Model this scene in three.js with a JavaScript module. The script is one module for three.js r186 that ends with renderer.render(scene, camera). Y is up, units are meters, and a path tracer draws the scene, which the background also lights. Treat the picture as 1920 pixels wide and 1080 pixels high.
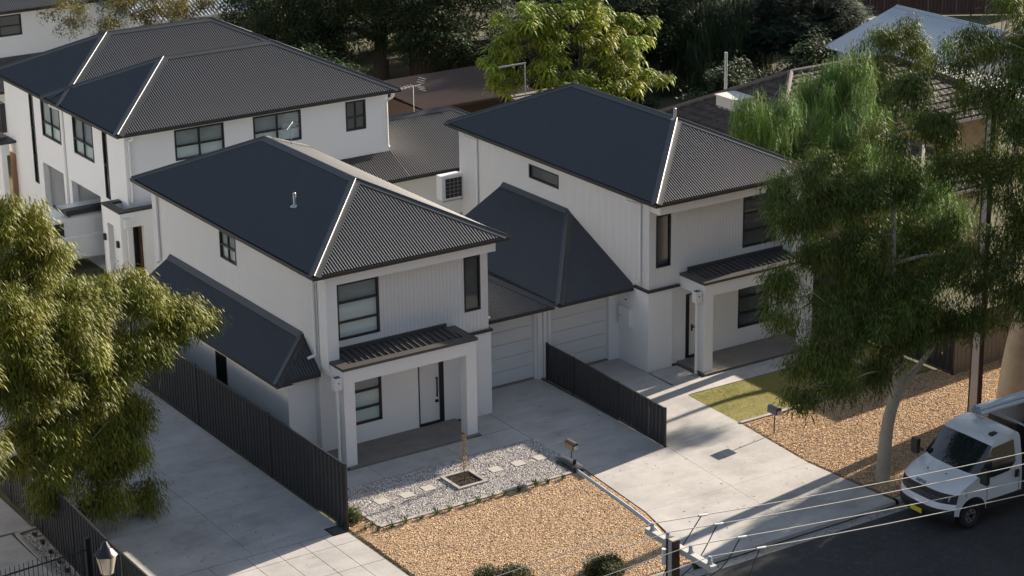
import * as THREE from 'three';
import { mergeGeometries, toCreasedNormals } from 'three/addons/utils/BufferGeometryUtils.js';
import { TextGeometry } from 'three/addons/geometries/TextGeometry.js';
import { FontLoader } from 'three/addons/loaders/FontLoader.js';

// ---------------------------------------------------------------- camera, sky, sun, exposure
const scene = new THREE.Scene();
const camera = new THREE.PerspectiveCamera(14.77, 1024 / 576, 1, 900);
camera.position.set(-24.468, 24.054, 45.264);
camera.rotation.order = 'YXZ';
camera.rotation.set(THREE.MathUtils.degToRad(-18.968), THREE.MathUtils.degToRad(-33.097), THREE.MathUtils.degToRad(-0.804));
const SUN_EL = THREE.MathUtils.degToRad(19.3);
const sunDir = new THREE.Vector3(0.988 * Math.cos(SUN_EL), Math.sin(SUN_EL), -0.153 * Math.cos(SUN_EL)).normalize();
// clear late-afternoon sky as an equirectangular map: pale band at the horizon, soft blue zenith, warm aureole at the sun
const SKYW = 512, SKYH = 256, skyData = new Float32Array(SKYW * SKYH * 4);
for (let j = 0; j < SKYH; j++) for (let i = 0; i < SKYW; i++) {
  const el = ((j + 0.5) / SKYH - 0.5) * Math.PI, az = ((i + 0.5) / SKYW - 0.5) * 2 * Math.PI;
  const d = [Math.cos(el) * Math.cos(az), Math.sin(el), Math.cos(el) * Math.sin(az)];
  const up = Math.max(0, d[1]), t = Math.pow(up, 0.45), c = Math.max(0, d[0] * sunDir.x + d[1] * sunDir.y + d[2] * sunDir.z), glow = 0.9 * Math.pow(c, 6) + 1.6 * Math.pow(c, 60);
  const h = [0.225, 0.248, 0.28], z = [0.078, 0.108, 0.162], w = [0.26, 0.21, 0.15], o = (j * SKYW + i) * 4;
  for (let k = 0; k < 3; k++) skyData[o + k] = (h[k] + (z[k] - h[k]) * t + w[k] * glow) * (d[1] < -0.02 ? 0.4 : 1);
  skyData[o + 3] = 1;
}
const skyTex = new THREE.DataTexture(skyData, SKYW, SKYH, THREE.RGBAFormat, THREE.FloatType);
skyTex.mapping = THREE.EquirectangularReflectionMapping; skyTex.magFilter = THREE.LinearFilter; skyTex.minFilter = THREE.LinearFilter; skyTex.needsUpdate = true;
scene.background = skyTex;
scene.environment = skyTex;
const sun = new THREE.DirectionalLight(new THREE.Color(1.0, 0.88, 0.735), 5.0);
sun.name = 'sun';
sun.position.copy(sunDir).multiplyScalar(150).add(new THREE.Vector3(10, 0, -10));
sun.target.position.set(10, 0, -10);
sun.castShadow = true;
sun.shadow.mapSize.set(4096, 4096);
Object.assign(sun.shadow.camera, { left: -70, right: 70, top: 60, bottom: -60, near: 10, far: 320 });
scene.add(sun, sun.target);
const renderer = new THREE.WebGLRenderer({ antialias: true });
renderer.setSize(1024, 576);
renderer.shadowMap.enabled = true;
renderer.toneMapping = THREE.LinearToneMapping;
renderer.toneMappingExposure = 2.7;

// ---------------------------------------------------------------- helpers
const V = (x, y, z) => new THREE.Vector3(x, y, z);
function rng(seed) {
  let a = seed >>> 0;
  return () => { a = (a + 0x6D2B79F5) | 0; let t = Math.imul(a ^ (a >>> 15), 1 | a); t = (t + Math.imul(t ^ (t >>> 7), 61 | t)) ^ t; return ((t ^ (t >>> 14)) >>> 0) / 4294967296; };
}
const R0 = rng(4711);
const rr = (a, b, r = R0) => a + (b - a) * r();
// tileable value noise
function noiseField(n, seed) {
  const r = rng(seed), g = new Float32Array(n * n);
  for (let i = 0; i < g.length; i++) g[i] = r();
  return (x, y) => {
    const xi = Math.floor(x), yi = Math.floor(y), fx = x - xi, fy = y - yi;
    const sx = fx * fx * (3 - 2 * fx), sy = fy * fy * (3 - 2 * fy);
    const m = (v) => ((v % n) + n) % n;
    const a = g[m(yi) * n + m(xi)], b = g[m(yi) * n + m(xi + 1)], c = g[m(yi + 1) * n + m(xi)], d = g[m(yi + 1) * n + m(xi + 1)];
    return (a + (b - a) * sx) * (1 - sy) + (c + (d - c) * sx) * sy;
  };
}
function fbmTile(seed, base, oct, gain = 0.5) {
  const fs = []; for (let o = 0; o < oct; o++) fs.push([noiseField(base << o, seed + o * 17), base << o]);
  return (u, v) => { let s = 0, a = 1, t = 0; for (const [f, n] of fs) { s += a * f(u * n, v * n); t += a; a *= gain; } return s / t; };
}
function tex(size, fn, srgb = true) {
  const d = new Uint8Array(size * size * 4);
  for (let y = 0; y < size; y++) for (let x = 0; x < size; x++) {
    const c = fn(x / size, y / size), i = (y * size + x) * 4;
    for (let k = 0; k < 3; k++) {
      let v = Math.min(1, Math.max(0, c[k]));
      if (srgb) v = v <= 0.0031308 ? v * 12.92 : 1.055 * Math.pow(v, 1 / 2.4) - 0.055;
      d[i + k] = Math.round(v * 255);
    }
    d[i + 3] = 255;
  }
  const t = new THREE.DataTexture(d, size, size);
  t.wrapS = t.wrapT = THREE.RepeatWrapping; t.magFilter = THREE.LinearFilter; t.minFilter = THREE.LinearMipmapLinearFilter; t.generateMipmaps = true;
  if (srgb) t.colorSpace = THREE.SRGBColorSpace;
  t.needsUpdate = true;
  return t;
}
const rep = (t, metres) => { t.repeat.set(1 / metres, 1 / metres); return t; };
const lin = (r, g, b) => new THREE.Color().setRGB(r, g, b);
const mat = (r, g, b, rough, extra = {}) => new THREE.MeshStandardMaterial({ color: lin(r, g, b), roughness: rough, side: THREE.DoubleSide, ...extra });

const phys = (r, g, b, rough, extra = {}) => new THREE.MeshPhysicalMaterial({ color: lin(r, g, b), roughness: rough, side: THREE.DoubleSide, ...extra });
// box-projected uv in metres
function worldUV(g) {
  const p = g.attributes.position, n = g.attributes.normal, uv = new Float32Array(p.count * 2);
  for (let i = 0; i < p.count; i += 3) {
    let nx = 0, ny = 0, nz = 0;
    for (let k = 0; k < 3; k++) { nx += Math.abs(n.getX(i + k)); ny += Math.abs(n.getY(i + k)); nz += Math.abs(n.getZ(i + k)); }
    for (let k = 0; k < 3; k++) {
      const j = i + k, x = p.getX(j), y = p.getY(j), z = p.getZ(j);
      const [u, v] = ny >= nx && ny >= nz ? [x, -z] : nx >= nz ? [z, y] : [x, y];
      uv[j * 2] = u; uv[j * 2 + 1] = v;
    }
  }
  g.setAttribute('uv', new THREE.BufferAttribute(uv, 2));
}
function fin(g) {
  if (!g.attributes.normal) g.computeVertexNormals();
  let o = g.index ? g.toNonIndexed() : g;
  for (const k of Object.keys(o.attributes)) if (!['position', 'normal'].includes(k)) o.deleteAttribute(k);
  o.morphAttributes = {};
  worldUV(o);
  return o;
}
class GB {   // flat faced builder
  constructor() { this.p = []; }
  tri(a, b, c) { this.p.push(a.x, a.y, a.z, b.x, b.y, b.z, c.x, c.y, c.z); return this; }
  quad(a, b, c, d) { return this.tri(a, b, c).tri(a, c, d); }
  box(x0, x1, y0, y1, z0, z1) {
    if (x0 > x1) [x0, x1] = [x1, x0]; if (y0 > y1) [y0, y1] = [y1, y0]; if (z0 > z1) [z0, z1] = [z1, z0];
    const a = V(x0, y0, z0), b = V(x1, y0, z0), c = V(x1, y1, z0), d = V(x0, y1, z0), e = V(x0, y0, z1), f = V(x1, y0, z1), g = V(x1, y1, z1), h = V(x0, y1, z1);
    return this.quad(b, a, d, c).quad(e, f, g, h).quad(a, e, h, d).quad(f, b, c, g).quad(d, h, g, c).quad(a, b, f, e);
  }
  poly(pts, y0, y1) {   // prism over a plan outline [[x,z]...]
    const sh = THREE.ShapeUtils.triangulateShape(pts.map((q) => new THREE.Vector2(q[0], q[1])), []);
    for (const [a, b, c] of sh) {
      this.tri(V(pts[a][0], y1, pts[a][1]), V(pts[c][0], y1, pts[c][1]), V(pts[b][0], y1, pts[b][1]));
      if (y0 !== null) this.tri(V(pts[a][0], y0, pts[a][1]), V(pts[b][0], y0, pts[b][1]), V(pts[c][0], y0, pts[c][1]));
    }
    if (y0 !== null) for (let i = 0; i < pts.length; i++) {
      const p = pts[i], q = pts[(i + 1) % pts.length];
      this.quad(V(p[0], y0, p[1]), V(q[0], y0, q[1]), V(q[0], y1, q[1]), V(p[0], y1, p[1]));
    }
    return this;
  }
  geo() { const g = new THREE.BufferGeometry(); g.setAttribute('position', new THREE.Float32BufferAttribute(this.p, 3)); g.computeVertexNormals(); return g; }
}
const box = (x0, x1, y0, y1, z0, z1) => new GB().box(x0, x1, y0, y1, z0, z1).geo();
function grid(nu, nv, fn) {
  const p = [], idx = [];
  for (let i = 0; i <= nu; i++) for (let j = 0; j <= nv; j++) { const q = fn(i / nu, j / nv); p.push(q.x, q.y, q.z); }
  for (let i = 0; i < nu; i++) for (let j = 0; j < nv; j++) { const a = i * (nv + 1) + j, b = a + nv + 1; idx.push(a, b, b + 1, a, b + 1, a + 1); }
  const g = new THREE.BufferGeometry(); g.setAttribute('position', new THREE.Float32BufferAttribute(p, 3)); g.setIndex(idx); g.computeVertexNormals();
  return g;
}
// tube with a radius per point along a smoothed path
function limb(pts, radii, sides = 8, seg = 6) {
  const curve = new THREE.CatmullRomCurve3(pts, false, 'catmullrom', 0.5), N = Math.max(2, (pts.length - 1) * seg);
  const P = [], T = []; for (let i = 0; i <= N; i++) { P.push(curve.getPoint(i / N)); T.push(curve.getTangent(i / N)); }
  let u = Math.abs(T[0].y) > 0.9 ? V(1, 0, 0) : V(0, 1, 0);
  return grid(N, sides, (a, b) => {
    const i = Math.round(a * N); if (b === 0) { u = u.clone().addScaledVector(T[i], -u.dot(T[i])).normalize(); }
    const w = T[i].clone().cross(u), f = a * (radii.length - 1), k = Math.min(radii.length - 2, Math.floor(f)), r = radii[k] + (radii[k + 1] - radii[k]) * (f - k);
    const th = b * Math.PI * 2;
    return P[i].clone().addScaledVector(u, Math.cos(th) * r).addScaledVector(w, Math.sin(th) * r);
  });
}
const pipe = (pts, r, sides = 8, seg = 4) => limb(pts, [r, r], sides, seg);
function bar(a, b, r, sides = 6) { return limb([a, b], [r, r], sides, 1); }
const cyl = (x, y0, y1, z, r0, r1 = r0, n = 14) => new THREE.CylinderGeometry(r1, r0, y1 - y0, n).translate(x, (y0 + y1) / 2, z);

const taken = {};
function numbered(n) { taken[n] = (taken[n] ?? -1) + 1; return taken[n] ? `${n}_${String(taken[n]).padStart(3, '0')}` : n; }
function thing(name, label, category, base = [0, 0, 0], group) {
  const o = new THREE.Group(); o.name = numbered(name); o.position.set(...base); o.userData = { label, category };
  if (group) o.userData.group = group;
  o.userData_base = V(...base); scene.add(o);
  return o;
}
function meshOf(geos, m, baseV) {
  const list = (Array.isArray(geos) ? geos : [geos]).map((g) => fin(g instanceof GB ? g.geo() : g));
  const g = list.length > 1 ? mergeGeometries(list) : list[0];
  if (baseV) g.translate(-baseV.x, -baseV.y, -baseV.z);
  const o = new THREE.Mesh(g, m); o.castShadow = o.receiveShadow = true;
  return o;
}
function part(parent, name, geos, m, label) {
  const o = meshOf(geos, m, parent.userData_base);
  o.name = name; o.userData_base = parent.userData_base; if (label) o.userData.label = label;
  parent.add(o);
  return o;
}
function single(name, geos, m, label, category, base, group) {   // one-mesh thing
  const o = meshOf(geos, m, V(...base)); o.name = numbered(name); o.position.set(...base); o.userData = { label, category }; if (group) o.userData.group = group;
  o.userData_base = V(...base); scene.add(o);
  return o;
}
function struct(name, geos, m) { const o = meshOf(geos, m); o.name = numbered(name); o.userData.kind = 'structure'; o.userData_base = V(0, 0, 0); scene.add(o); return o; }
function copyOf(o, pos, turn, label, scale) {
  const c = o.clone(); c.name = numbered(o.name.replace(/_\d{3}$/, '')); c.userData = { ...o.userData }; c.position.set(...pos); c.rotation.y = turn || 0; if (label) c.userData.label = label;
  if (scale) c.scale.setScalar(scale);
  scene.add(c);
  return c;
}

// ---------------------------------------------------------------- materials
const fA = fbmTile(11, 4, 6, 0.55), fB = fbmTile(37, 8, 5, 0.6), fC = fbmTile(91, 64, 3, 0.7), fD = fbmTile(5, 2, 4, 0.5);
const concreteMap = tex(1024, (u, v) => {
  const a = fA(u, v), b = fB(v, u), c = fC(u, v), s = fD(u, v);
  const stain = Math.max(0, fA(v, u) - 0.55) * 1.6, sweep = fB(u * 1, v * 4) - 0.5, spot = Math.max(0, fB(v, u) - 0.7) * 0.9;
  const k = 0.40 * (0.66 + 0.62 * a + 0.3 * (b - 0.5) + 0.22 * sweep + 0.16 * (c - 0.5)) - stain * 0.2 - spot * 0.2;
  return [k * (1.0 + 0.03 * s), k * 0.965, k * (0.90 + 0.03 * s)];
});
const asphaltMap = tex(1024, (u, v) => {
  const a = fA(u, v), c = fC(u, v), g = fC(v, u); const k = 0.045 * (0.6 + 0.6 * a + 0.5 * (c - 0.5) + (g > 0.66 ? 0.35 : 0));
  return [k, k * 0.985, k * 0.97];
});
const grainMap = tex(512, (u, v) => { const c = 0.5 + (fC(u, v) - 0.5) * 0.9; return [c, c, c]; }, false);
const soilMap = tex(512, (u, v) => { const k = 0.5 + 0.9 * fB(u, v); return [0.13 * k, 0.085 * k, 0.05 * k]; });
const dryMap = tex(512, (u, v) => { const k = 0.5 + 0.9 * fB(u, v), g = fA(v, u); return [(0.12 - 0.05 * g) * k, (0.085 + 0.01 * g) * k, 0.045 * k]; });
const barkMap = tex(512, (u, v) => {
  const a = fbark(u, v), k = 0.7 + 0.5 * a; const brown = Math.max(0, a - 0.55) * 2.2;
  return [(0.42 - 0.2 * brown) * k, (0.36 - 0.2 * brown) * k, (0.28 - 0.17 * brown) * k];
});
function fbark(u, v) { return fA(u, v * 1); }
const wallMap = tex(512, (u, v) => { const k = 0.755 + 0.03 * (fA(u, v) - 0.5) + 0.035 * (fC(u, v) - 0.5); return [k, k * 0.995, k * 0.985]; });
const cladMap = tex(512, (u, v) => { const k = 0.66 + 0.03 * (fA(u, v) - 0.5) + 0.03 * (fC(u, v) - 0.5); return [k, k * 0.997, k * 0.99]; });
const roofMap = tex(512, (u, v) => { const k = 0.02 * (0.85 + 0.3 * fB(u, v)); return [k * 0.92, k * 0.98, k * 1.08]; });
const M = {
  bright: mat(0.84, 0.84, 0.83, 0.85, { bumpMap: rep(grainMap.clone(), 1.2), bumpScale: 0.002 }),
  render: mat(1, 1, 1, 0.85, { map: rep(wallMap, 3), bumpMap: rep(grainMap.clone(), 1.2), bumpScale: 0.002 }),
  clad: mat(1, 1, 1, 0.6, { map: rep(cladMap, 3) }),
  white: mat(0.74, 0.74, 0.73, 0.45),
  whiteDoor: mat(0.66, 0.66, 0.655, 0.5),
  roof: phys(1, 1, 1, 0.42, { ior: 1.66, map: rep(roofMap, 4) }),
  trim: mat(0.03, 0.029, 0.03, 0.5),
  capMetal: mat(0.065, 0.06, 0.058, 0.48),
  black: mat(0.012, 0.012, 0.013, 0.35),
  frame: mat(0.018, 0.018, 0.019, 0.4),
  glass: new THREE.MeshPhysicalMaterial({ color: lin(0.9, 0.95, 0.94), roughness: 0.03, transmission: 1, thickness: 0, ior: 1.5, side: THREE.DoubleSide }),
  blind: mat(0.62, 0.66, 0.66, 0.9),
  darkBlind: mat(0.09, 0.095, 0.1, 0.9),
  sheer: mat(0.3, 0.32, 0.33, 0.9),
  concrete: mat(1, 1, 1, 0.85, { map: rep(concreteMap, 7), bumpMap: rep(grainMap.clone(), 1.5), bumpScale: 0.002 }),
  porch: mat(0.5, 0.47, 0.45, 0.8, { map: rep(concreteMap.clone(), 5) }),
  kerb: mat(0.85, 0.84, 0.82, 0.9, { map: rep(concreteMap.clone(), 3) }),
  asphalt: mat(1, 1, 1, 0.9, { map: rep(asphaltMap, 6), bumpMap: rep(grainMap.clone(), 1), bumpScale: 0.004 }),
  soil: mat(1, 1, 1, 0.95, { map: rep(soilMap, 3) }),
  dry: mat(1, 1, 1, 0.95, { map: rep(dryMap, 5) }),
  mulchBase: mat(2.2, 2.0, 1.7, 0.95, { map: rep(soilMap.clone(), 2) }),
  darkSoil: mat(0.03, 0.022, 0.017, 0.95),
  fence: mat(0.03, 0.031, 0.033, 0.42),
  brownFence: mat(0.06, 0.035, 0.026, 0.6),
  greyFence: mat(0.14, 0.13, 0.12, 0.6),
  bark: mat(1, 1, 1, 0.85, { map: rep(barkMap, 1.6) }),
  barkDark: mat(0.06, 0.045, 0.035, 0.9),
  timber: mat(0.30, 0.13, 0.045, 0.5),
  steel: mat(0.35, 0.36, 0.37, 0.35, { metalness: 0.6 }),
  galv: mat(0.45, 0.46, 0.47, 0.4, { metalness: 0.5 }),
  rust: mat(0.045, 0.02, 0.013, 0.7),
  poleConcrete: mat(0.42, 0.40, 0.37, 0.9),
  chrome: mat(0.7, 0.7, 0.7, 0.2, { metalness: 1 }),
  wire: mat(0.55, 0.53, 0.5, 0.4, { metalness: 0.3 }),
  rubber: mat(0.015, 0.015, 0.015, 0.8),
  carPaint: new THREE.MeshPhysicalMaterial({ color: lin(0.72, 0.73, 0.74), roughness: 0.35, clearcoat: 0.8, clearcoatRoughness: 0.08, side: THREE.DoubleSide }),
  plasticBlack: mat(0.02, 0.02, 0.021, 0.55),
  plate: mat(0.75, 0.6, 0.04, 0.5),
  lens: new THREE.MeshPhysicalMaterial({ color: lin(0.85, 0.88, 0.9), roughness: 0.08, metalness: 0.5, clearcoat: 1, side: THREE.DoubleSide }),
};

// ---------------------------------------------------------------- terrain and paving
struct('ground', box(-260, 300, -0.5, -0.16, -260, 200), M.soil);
struct('road', box(-120, 160, -0.155, -0.125, 6.92, 15.4), M.asphalt);
struct('yard_terrain', box(-120, 160, -0.3, -0.02, -220, 6.46), M.dry);
struct('far_verge', box(-120, 160, -0.3, -0.02, 15.6, 60), M.dry);
// kerbs: upright stretches between the driveway crossovers, and the gutter strip
const kerb = struct('kerb', box(-120, 160, -0.15, -0.118, 6.62, 6.93), M.kerb);
for (const [a, b] of [[-40, -7.2], [0.5, 5.9], [12.6, 60]]) {
  for (let x = a; x < b - 0.1; x += 3) {
    const e = Math.min(b, x + 3) - 0.012, g = new GB();
    const pr = [[6.42, -0.2], [6.42, -0.005], [6.46, 0.012], [6.55, 0.008], [6.6, -0.03], [6.63, -0.12]];
    for (let i = 0; i < pr.length - 1; i++) g.quad(V(x, pr[i][1], pr[i][0]), V(e, pr[i][1], pr[i][0]), V(e, pr[i + 1][1], pr[i + 1][0]), V(x, pr[i + 1][1], pr[i + 1][0]));
    part(kerb, 'kerbstone', g, M.kerb);
  }
}
struct('far_kerb', box(-120, 160, -0.15, 0.0, 15.42, 15.62), M.kerb);

// concrete slabs, each its own mesh with open joints between
function slabs(name, cells, y = 0.0, m = M.concrete) {
  const root = struct(name, new GB().poly(cells[0], -0.1, y), m);
  for (const c of cells.slice(1)) part(root, 'slab', new GB().poly(c, -0.1, y), m);
  return root;
}
const rc = (x0, x1, z0, z1, g = 0.006) => [[x0 + g, z0 + g], [x1 - g, z0 + g], [x1 - g, z1 - g], [x0 + g, z1 - g]];
{
  const cells = [];
  const zs = [-34, -30, -26, -22, -18, -14, -10.6, -7.4, -5.94, -3, -0.08];
  for (let i = 0; i < zs.length - 1; i++) { cells.push([[zs[i] < -5 ? -6.2 : -6.5, zs[i] + 0.006], [-2.656, zs[i] + 0.006], [-2.656, zs[i + 1] - 0.006], [zs[i] < -5 ? -6.3 : -6.6, zs[i + 1] - 0.006]]); cells.push(rc(-2.65, -0.09, zs[i], zs[i + 1])); }
  slabs('long_driveway', cells);
  const cs = []; const xs = [-6.66, -5.2, -3.9, -2.9, -2.15, -1.4, -0.75, -0.08], zz = [-0.07, 0.62, 1.95, 3.3, 4.9, 6.5];
  for (let j = 0; j < zz.length - 1; j++) for (let i = 0; i < xs.length - 1; i++) cs.push(rc(xs[i] - (i ? 0 : 0.1 * j), xs[i + 1], zz[j], zz[j + 1], 0.008));
  slabs('footpath_crossover', cs);
  const g = 0.006;
  slabs('twin_driveway', [
    [[7.12, -6.6], [9.86, -6.6], [9.84, -2.3], [7.12, -2.3]],
    [[7.12, -2.3 + g], [9.84, -2.3 + g], [9.8, 0.36], [7.1, 0.36]],
    [[10.0, -6.6], [12.78, -6.6], [12.7, -2.36], [9.95, -2.36]],
    [[9.95, -2.36 + g], [12.64, -2.36 + g], [12.52, 0.36], [9.86, 0.36]],
    [[7.1, 0.36 + g], [9.83, 0.36 + g], [9.62, 3.4], [6.82, 3.4]],
    [[9.84, 0.36 + g], [12.52, 0.36 + g], [12.28, 3.4], [9.63, 3.4]],
    [[6.82, 3.4 + g], [9.62, 3.4 + g], [9.4, 6.6], [6.1, 6.6]],
    [[9.63, 3.4 + g], [12.28, 3.4 + g], [12.5, 6.6], [9.41, 6.6]],
  ]);
  slabs('front_path', [rc(0.0, 2.4, -3.26, -2.27), rc(2.4, 4.8, -3.26, -2.27), rc(4.8, 7.11, -3.26, -2.27), rc(6.12, 7.11, -4.5, -3.27), rc(0.0, 1.84, -4.6, -3.27)]);
  slabs('front_path', [rc(12.71, 15.4, -3.24, -2.4), rc(15.4, 18.4, -3.24, -2.4), rc(12.79, 13.86, -4.5, -3.25)]);
  slabs('neighbour_driveway', [rc(-12, -6.36, -16, -9), rc(-12, -6.55, -9, -4.79), rc(-12, -7.15, -4.7, 0.4), rc(-12, -7.15, 0.4, 6.5)], -0.002);
}
// edging strips and garden beds
const bedA = struct('gravel_bed', new GB().poly([[0.05, -2.26], [7.11, -2.26], [7.08, 0.24], [0.82, 0.24], [0.82, -0.9], [0.05, -1.2]], null, -0.012), mat(0.42, 0.4, 0.38, 0.95));
struct('garden_edging', [box(0.74, 6.95, -0.1, 0.035, 0.25, 0.36), box(0.7, 0.81, -0.1, 0.035, -1.15, 0.25)], M.kerb);
struct('mulch_bed', new GB().poly([[0.0, 0.37], [7.08, 0.37], [6.8, 3.4], [6.02, 6.4], [0.0, 6.4]], null, -0.013), M.mulchBase);
struct('mulch_bed', new GB().poly([[12.55, 0.24], [60, 0.24], [60, 6.4], [12.6, 6.4], [12.3, 3.4]], null, -0.013), M.mulchBase);
struct('planting_strip', new GB().poly([[0.02, -1.2], [0.7, -0.9], [0.7, 0.36], [0.02, 0.36]], null, -0.013), M.mulchBase);
struct('lawn', new GB().poly([[12.68, -2.38], [19.8, -2.38], [19.8, 0.1], [12.54, 0.1]], null, -0.01), mat(0.23, 0.205, 0.055, 0.95));
struct('lawn_edging', [box(12.55, 18.6, -0.1, 0.03, 0.11, 0.23), box(18.42, 18.52, -0.1, 0.028, -2.38, 0.1)], M.kerb);

// ---------------------------------------------------------------- building kit
// corrugated sheet: eave start P0, unit e along the eave, unit u up the slope, top(s) = slope length at s
function corr(P0, e, u, s0, s1, top, pitch = 0.088, amp = 0.012, per = 10, bot = () => 0) {
  const n = e.clone().cross(u).normalize(); if (n.y < 0) n.negate();
  const N = Math.max(2, Math.round((s1 - s0) / pitch * per));
  return grid(N, 1, (a, b) => {
    const s = s0 + (s1 - s0) * a, h = amp * Math.cos(s / pitch * Math.PI * 2), t = b ? Math.max(0.001, top(s)) : bot(s);
    return P0.clone().addScaledVector(e, s).addScaledVector(u, t).addScaledVector(n, h + amp);
  });
}
function capping(P0, P1, n1, n2, w = 0.17, roll = 0.03) {
  const d = P1.clone().sub(P0).normalize(), W = [];
  for (const n of [n1, n2]) { const q = n.clone().cross(d).normalize(); if (q.y > 0) q.negate(); W.push(q); }
  const up = n1.clone().add(n2).normalize(), pr = [];
  const wing = (q, n, k, h) => q.clone().multiplyScalar(k).addScaledVector(n, h);
  pr.push(wing(W[0], n1, w + 0.004, 0.012), wing(W[0], n1, w, 0.032), wing(W[0], n1, 0.05, 0.03));
  const side = W[0].clone().addScaledVector(up, -W[0].dot(up)).normalize();
  for (let k = 0; k <= 8; k++) { const t = Math.PI * k / 8; pr.push(side.clone().multiplyScalar(Math.cos(t) * roll).addScaledVector(up, 0.03 + Math.sin(t) * roll)); }
  pr.push(wing(W[1], n2, 0.05, 0.03), wing(W[1], n2, w, 0.032), wing(W[1], n2, w + 0.004, 0.012));
  const g = grid(1, pr.length - 1, (a, b) => (a ? P1 : P0).clone().add(pr[Math.round(b * (pr.length - 1))]));
  return toCreasedNormals(g, 0.5);
}
const GUT = [[0.0, -0.01], [0.0, -0.1], [0.11, -0.105], [0.12, 0.0], [0.105, 0.0], [0.1, -0.085], [0.012, -0.085], [0.012, -0.01]];
function gutterRing(x0, x1, z0, z1, y) {   // outer rectangle of the gutter, top at y
  const g = new GB(), rect = (o, h) => { const k = 0.12 - o; return [V(x0 + k, y + h, z0 + k), V(x1 - k, y + h, z0 + k), V(x1 - k, y + h, z1 - k), V(x0 + k, y + h, z1 - k)]; };
  for (let i = 0; i < GUT.length; i++) {
    const a = rect(...GUT[i]), b = rect(...GUT[(i + 1) % GUT.length]);
    for (let k = 0; k < 4; k++) g.quad(a[k], a[(k + 1) % 4], b[(k + 1) % 4], b[k]);
  }
  return g;
}
function gutterLine(A, B, out) {   // A-B is the outer lip line
  const g = new GB(), at = (P, [o, h]) => P.clone().addScaledVector(out, o - 0.12).add(V(0, h, 0));
  for (let i = 0; i < GUT.length; i++) { const p = GUT[i], q = GUT[(i + 1) % GUT.length]; g.quad(at(A, p), at(B, p), at(B, q), at(A, q)); }
  for (const P of [A, B]) g.quad(at(P, [0, -0.1]), at(P, [0.11, -0.105]), at(P, [0.12, 0]), at(P, [0, -0.01]));
  return g;
}
// full hip roof on the gutter rectangle, ridge along the longer side; clip = z range kept on the two x-facing planes
function hipRoof(parent, x0, x1, z0, z1, y, k, opt = {}) {
  const m = opt.mat || M.roof, rm = opt.cap || m, i = 0.06, X0 = x0 + i, X1 = x1 - i, Z0 = z0 + i, Z1 = z1 - i, Y = y + 0.005;
  const alongX = X1 - X0 > Z1 - Z0, half = Math.min(X1 - X0, Z1 - Z0) / 2, H = half * k, c = Math.hypot(1, k), pit = opt.pitch || 0.088, amp = opt.amp || 0.012;
  const nx = V(k, 1, 0).normalize(), nz = V(0, 1, k).normalize(), nxm = V(-k, 1, 0).normalize(), nzm = V(0, 1, -k).normalize();
  const [ca, cb] = opt.clip || [Z0, Z1];
  const tz = (s) => Math.min(s, Z1 - Z0 - s, half) * c, tx = (s) => Math.min(s, X1 - X0 - s, half) * c;
  const zA = Math.max(Z0, ca), zB = Math.min(Z1, cb), cw = opt.capWidth || 0.17;
  const roof = part(parent, 'roof', corr(V(X0, Y, Z1), V(1, 0, 0), V(0, k, -1).normalize(), 0, X1 - X0, tx, pit, amp), m);
  part(roof, 'roof_sheet', corr(V(X0, Y, Z0), V(1, 0, 0), V(0, k, 1).normalize(), 0, X1 - X0, tx, pit, amp), m);
  part(roof, 'roof_sheet', corr(V(X0, Y, Z0), V(0, 0, 1), V(1, k, 0).normalize(), zA - Z0, zB - Z0, tz, pit, amp), m);
  part(roof, 'roof_sheet', corr(V(X1, Y, Z0), V(0, 0, 1), V(-1, k, 0).normalize(), zA - Z0, zB - Z0, tz, pit, amp), m);
  const ra = alongX ? V(X0 + half, Y + H, (Z0 + Z1) / 2) : V((X0 + X1) / 2, Y + H, Z0 + half), rb = alongX ? V(X1 - half, Y + H, (Z0 + Z1) / 2) : V((X0 + X1) / 2, Y + H, Z1 - half);
  const L = alongX ? [ra, ra, rb, rb] : [ra, rb, ra, rb];
  part(roof, 'ridge_cap', capping(ra, rb, alongX ? nz : nx, alongX ? nzm : nxm, cw), rm);
  part(roof, 'hip_cap', capping(V(X0, Y, Z1), alongX ? ra : rb, nxm, nz, cw), rm);
  part(roof, 'hip_cap', capping(V(X1, Y, Z1), rb, nx, nz, cw), rm);
  part(roof, 'hip_cap', capping(V(X0, Y, Z0), ra, nxm, nzm, cw), rm);
  part(roof, 'hip_cap', capping(V(X1, Y, Z0), alongX ? rb : ra, nx, nzm, cw), rm);
  part(roof, 'gutter', gutterRing(x0, x1, z0, z1, y), opt.gutter || M.trim);
  part(roof, 'soffit', box(x0 + 0.11, x1 - 0.11, y - 0.13, y - 0.105, z0 + 0.11, z1 - 0.11), M.white);
  return roof;
}
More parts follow.
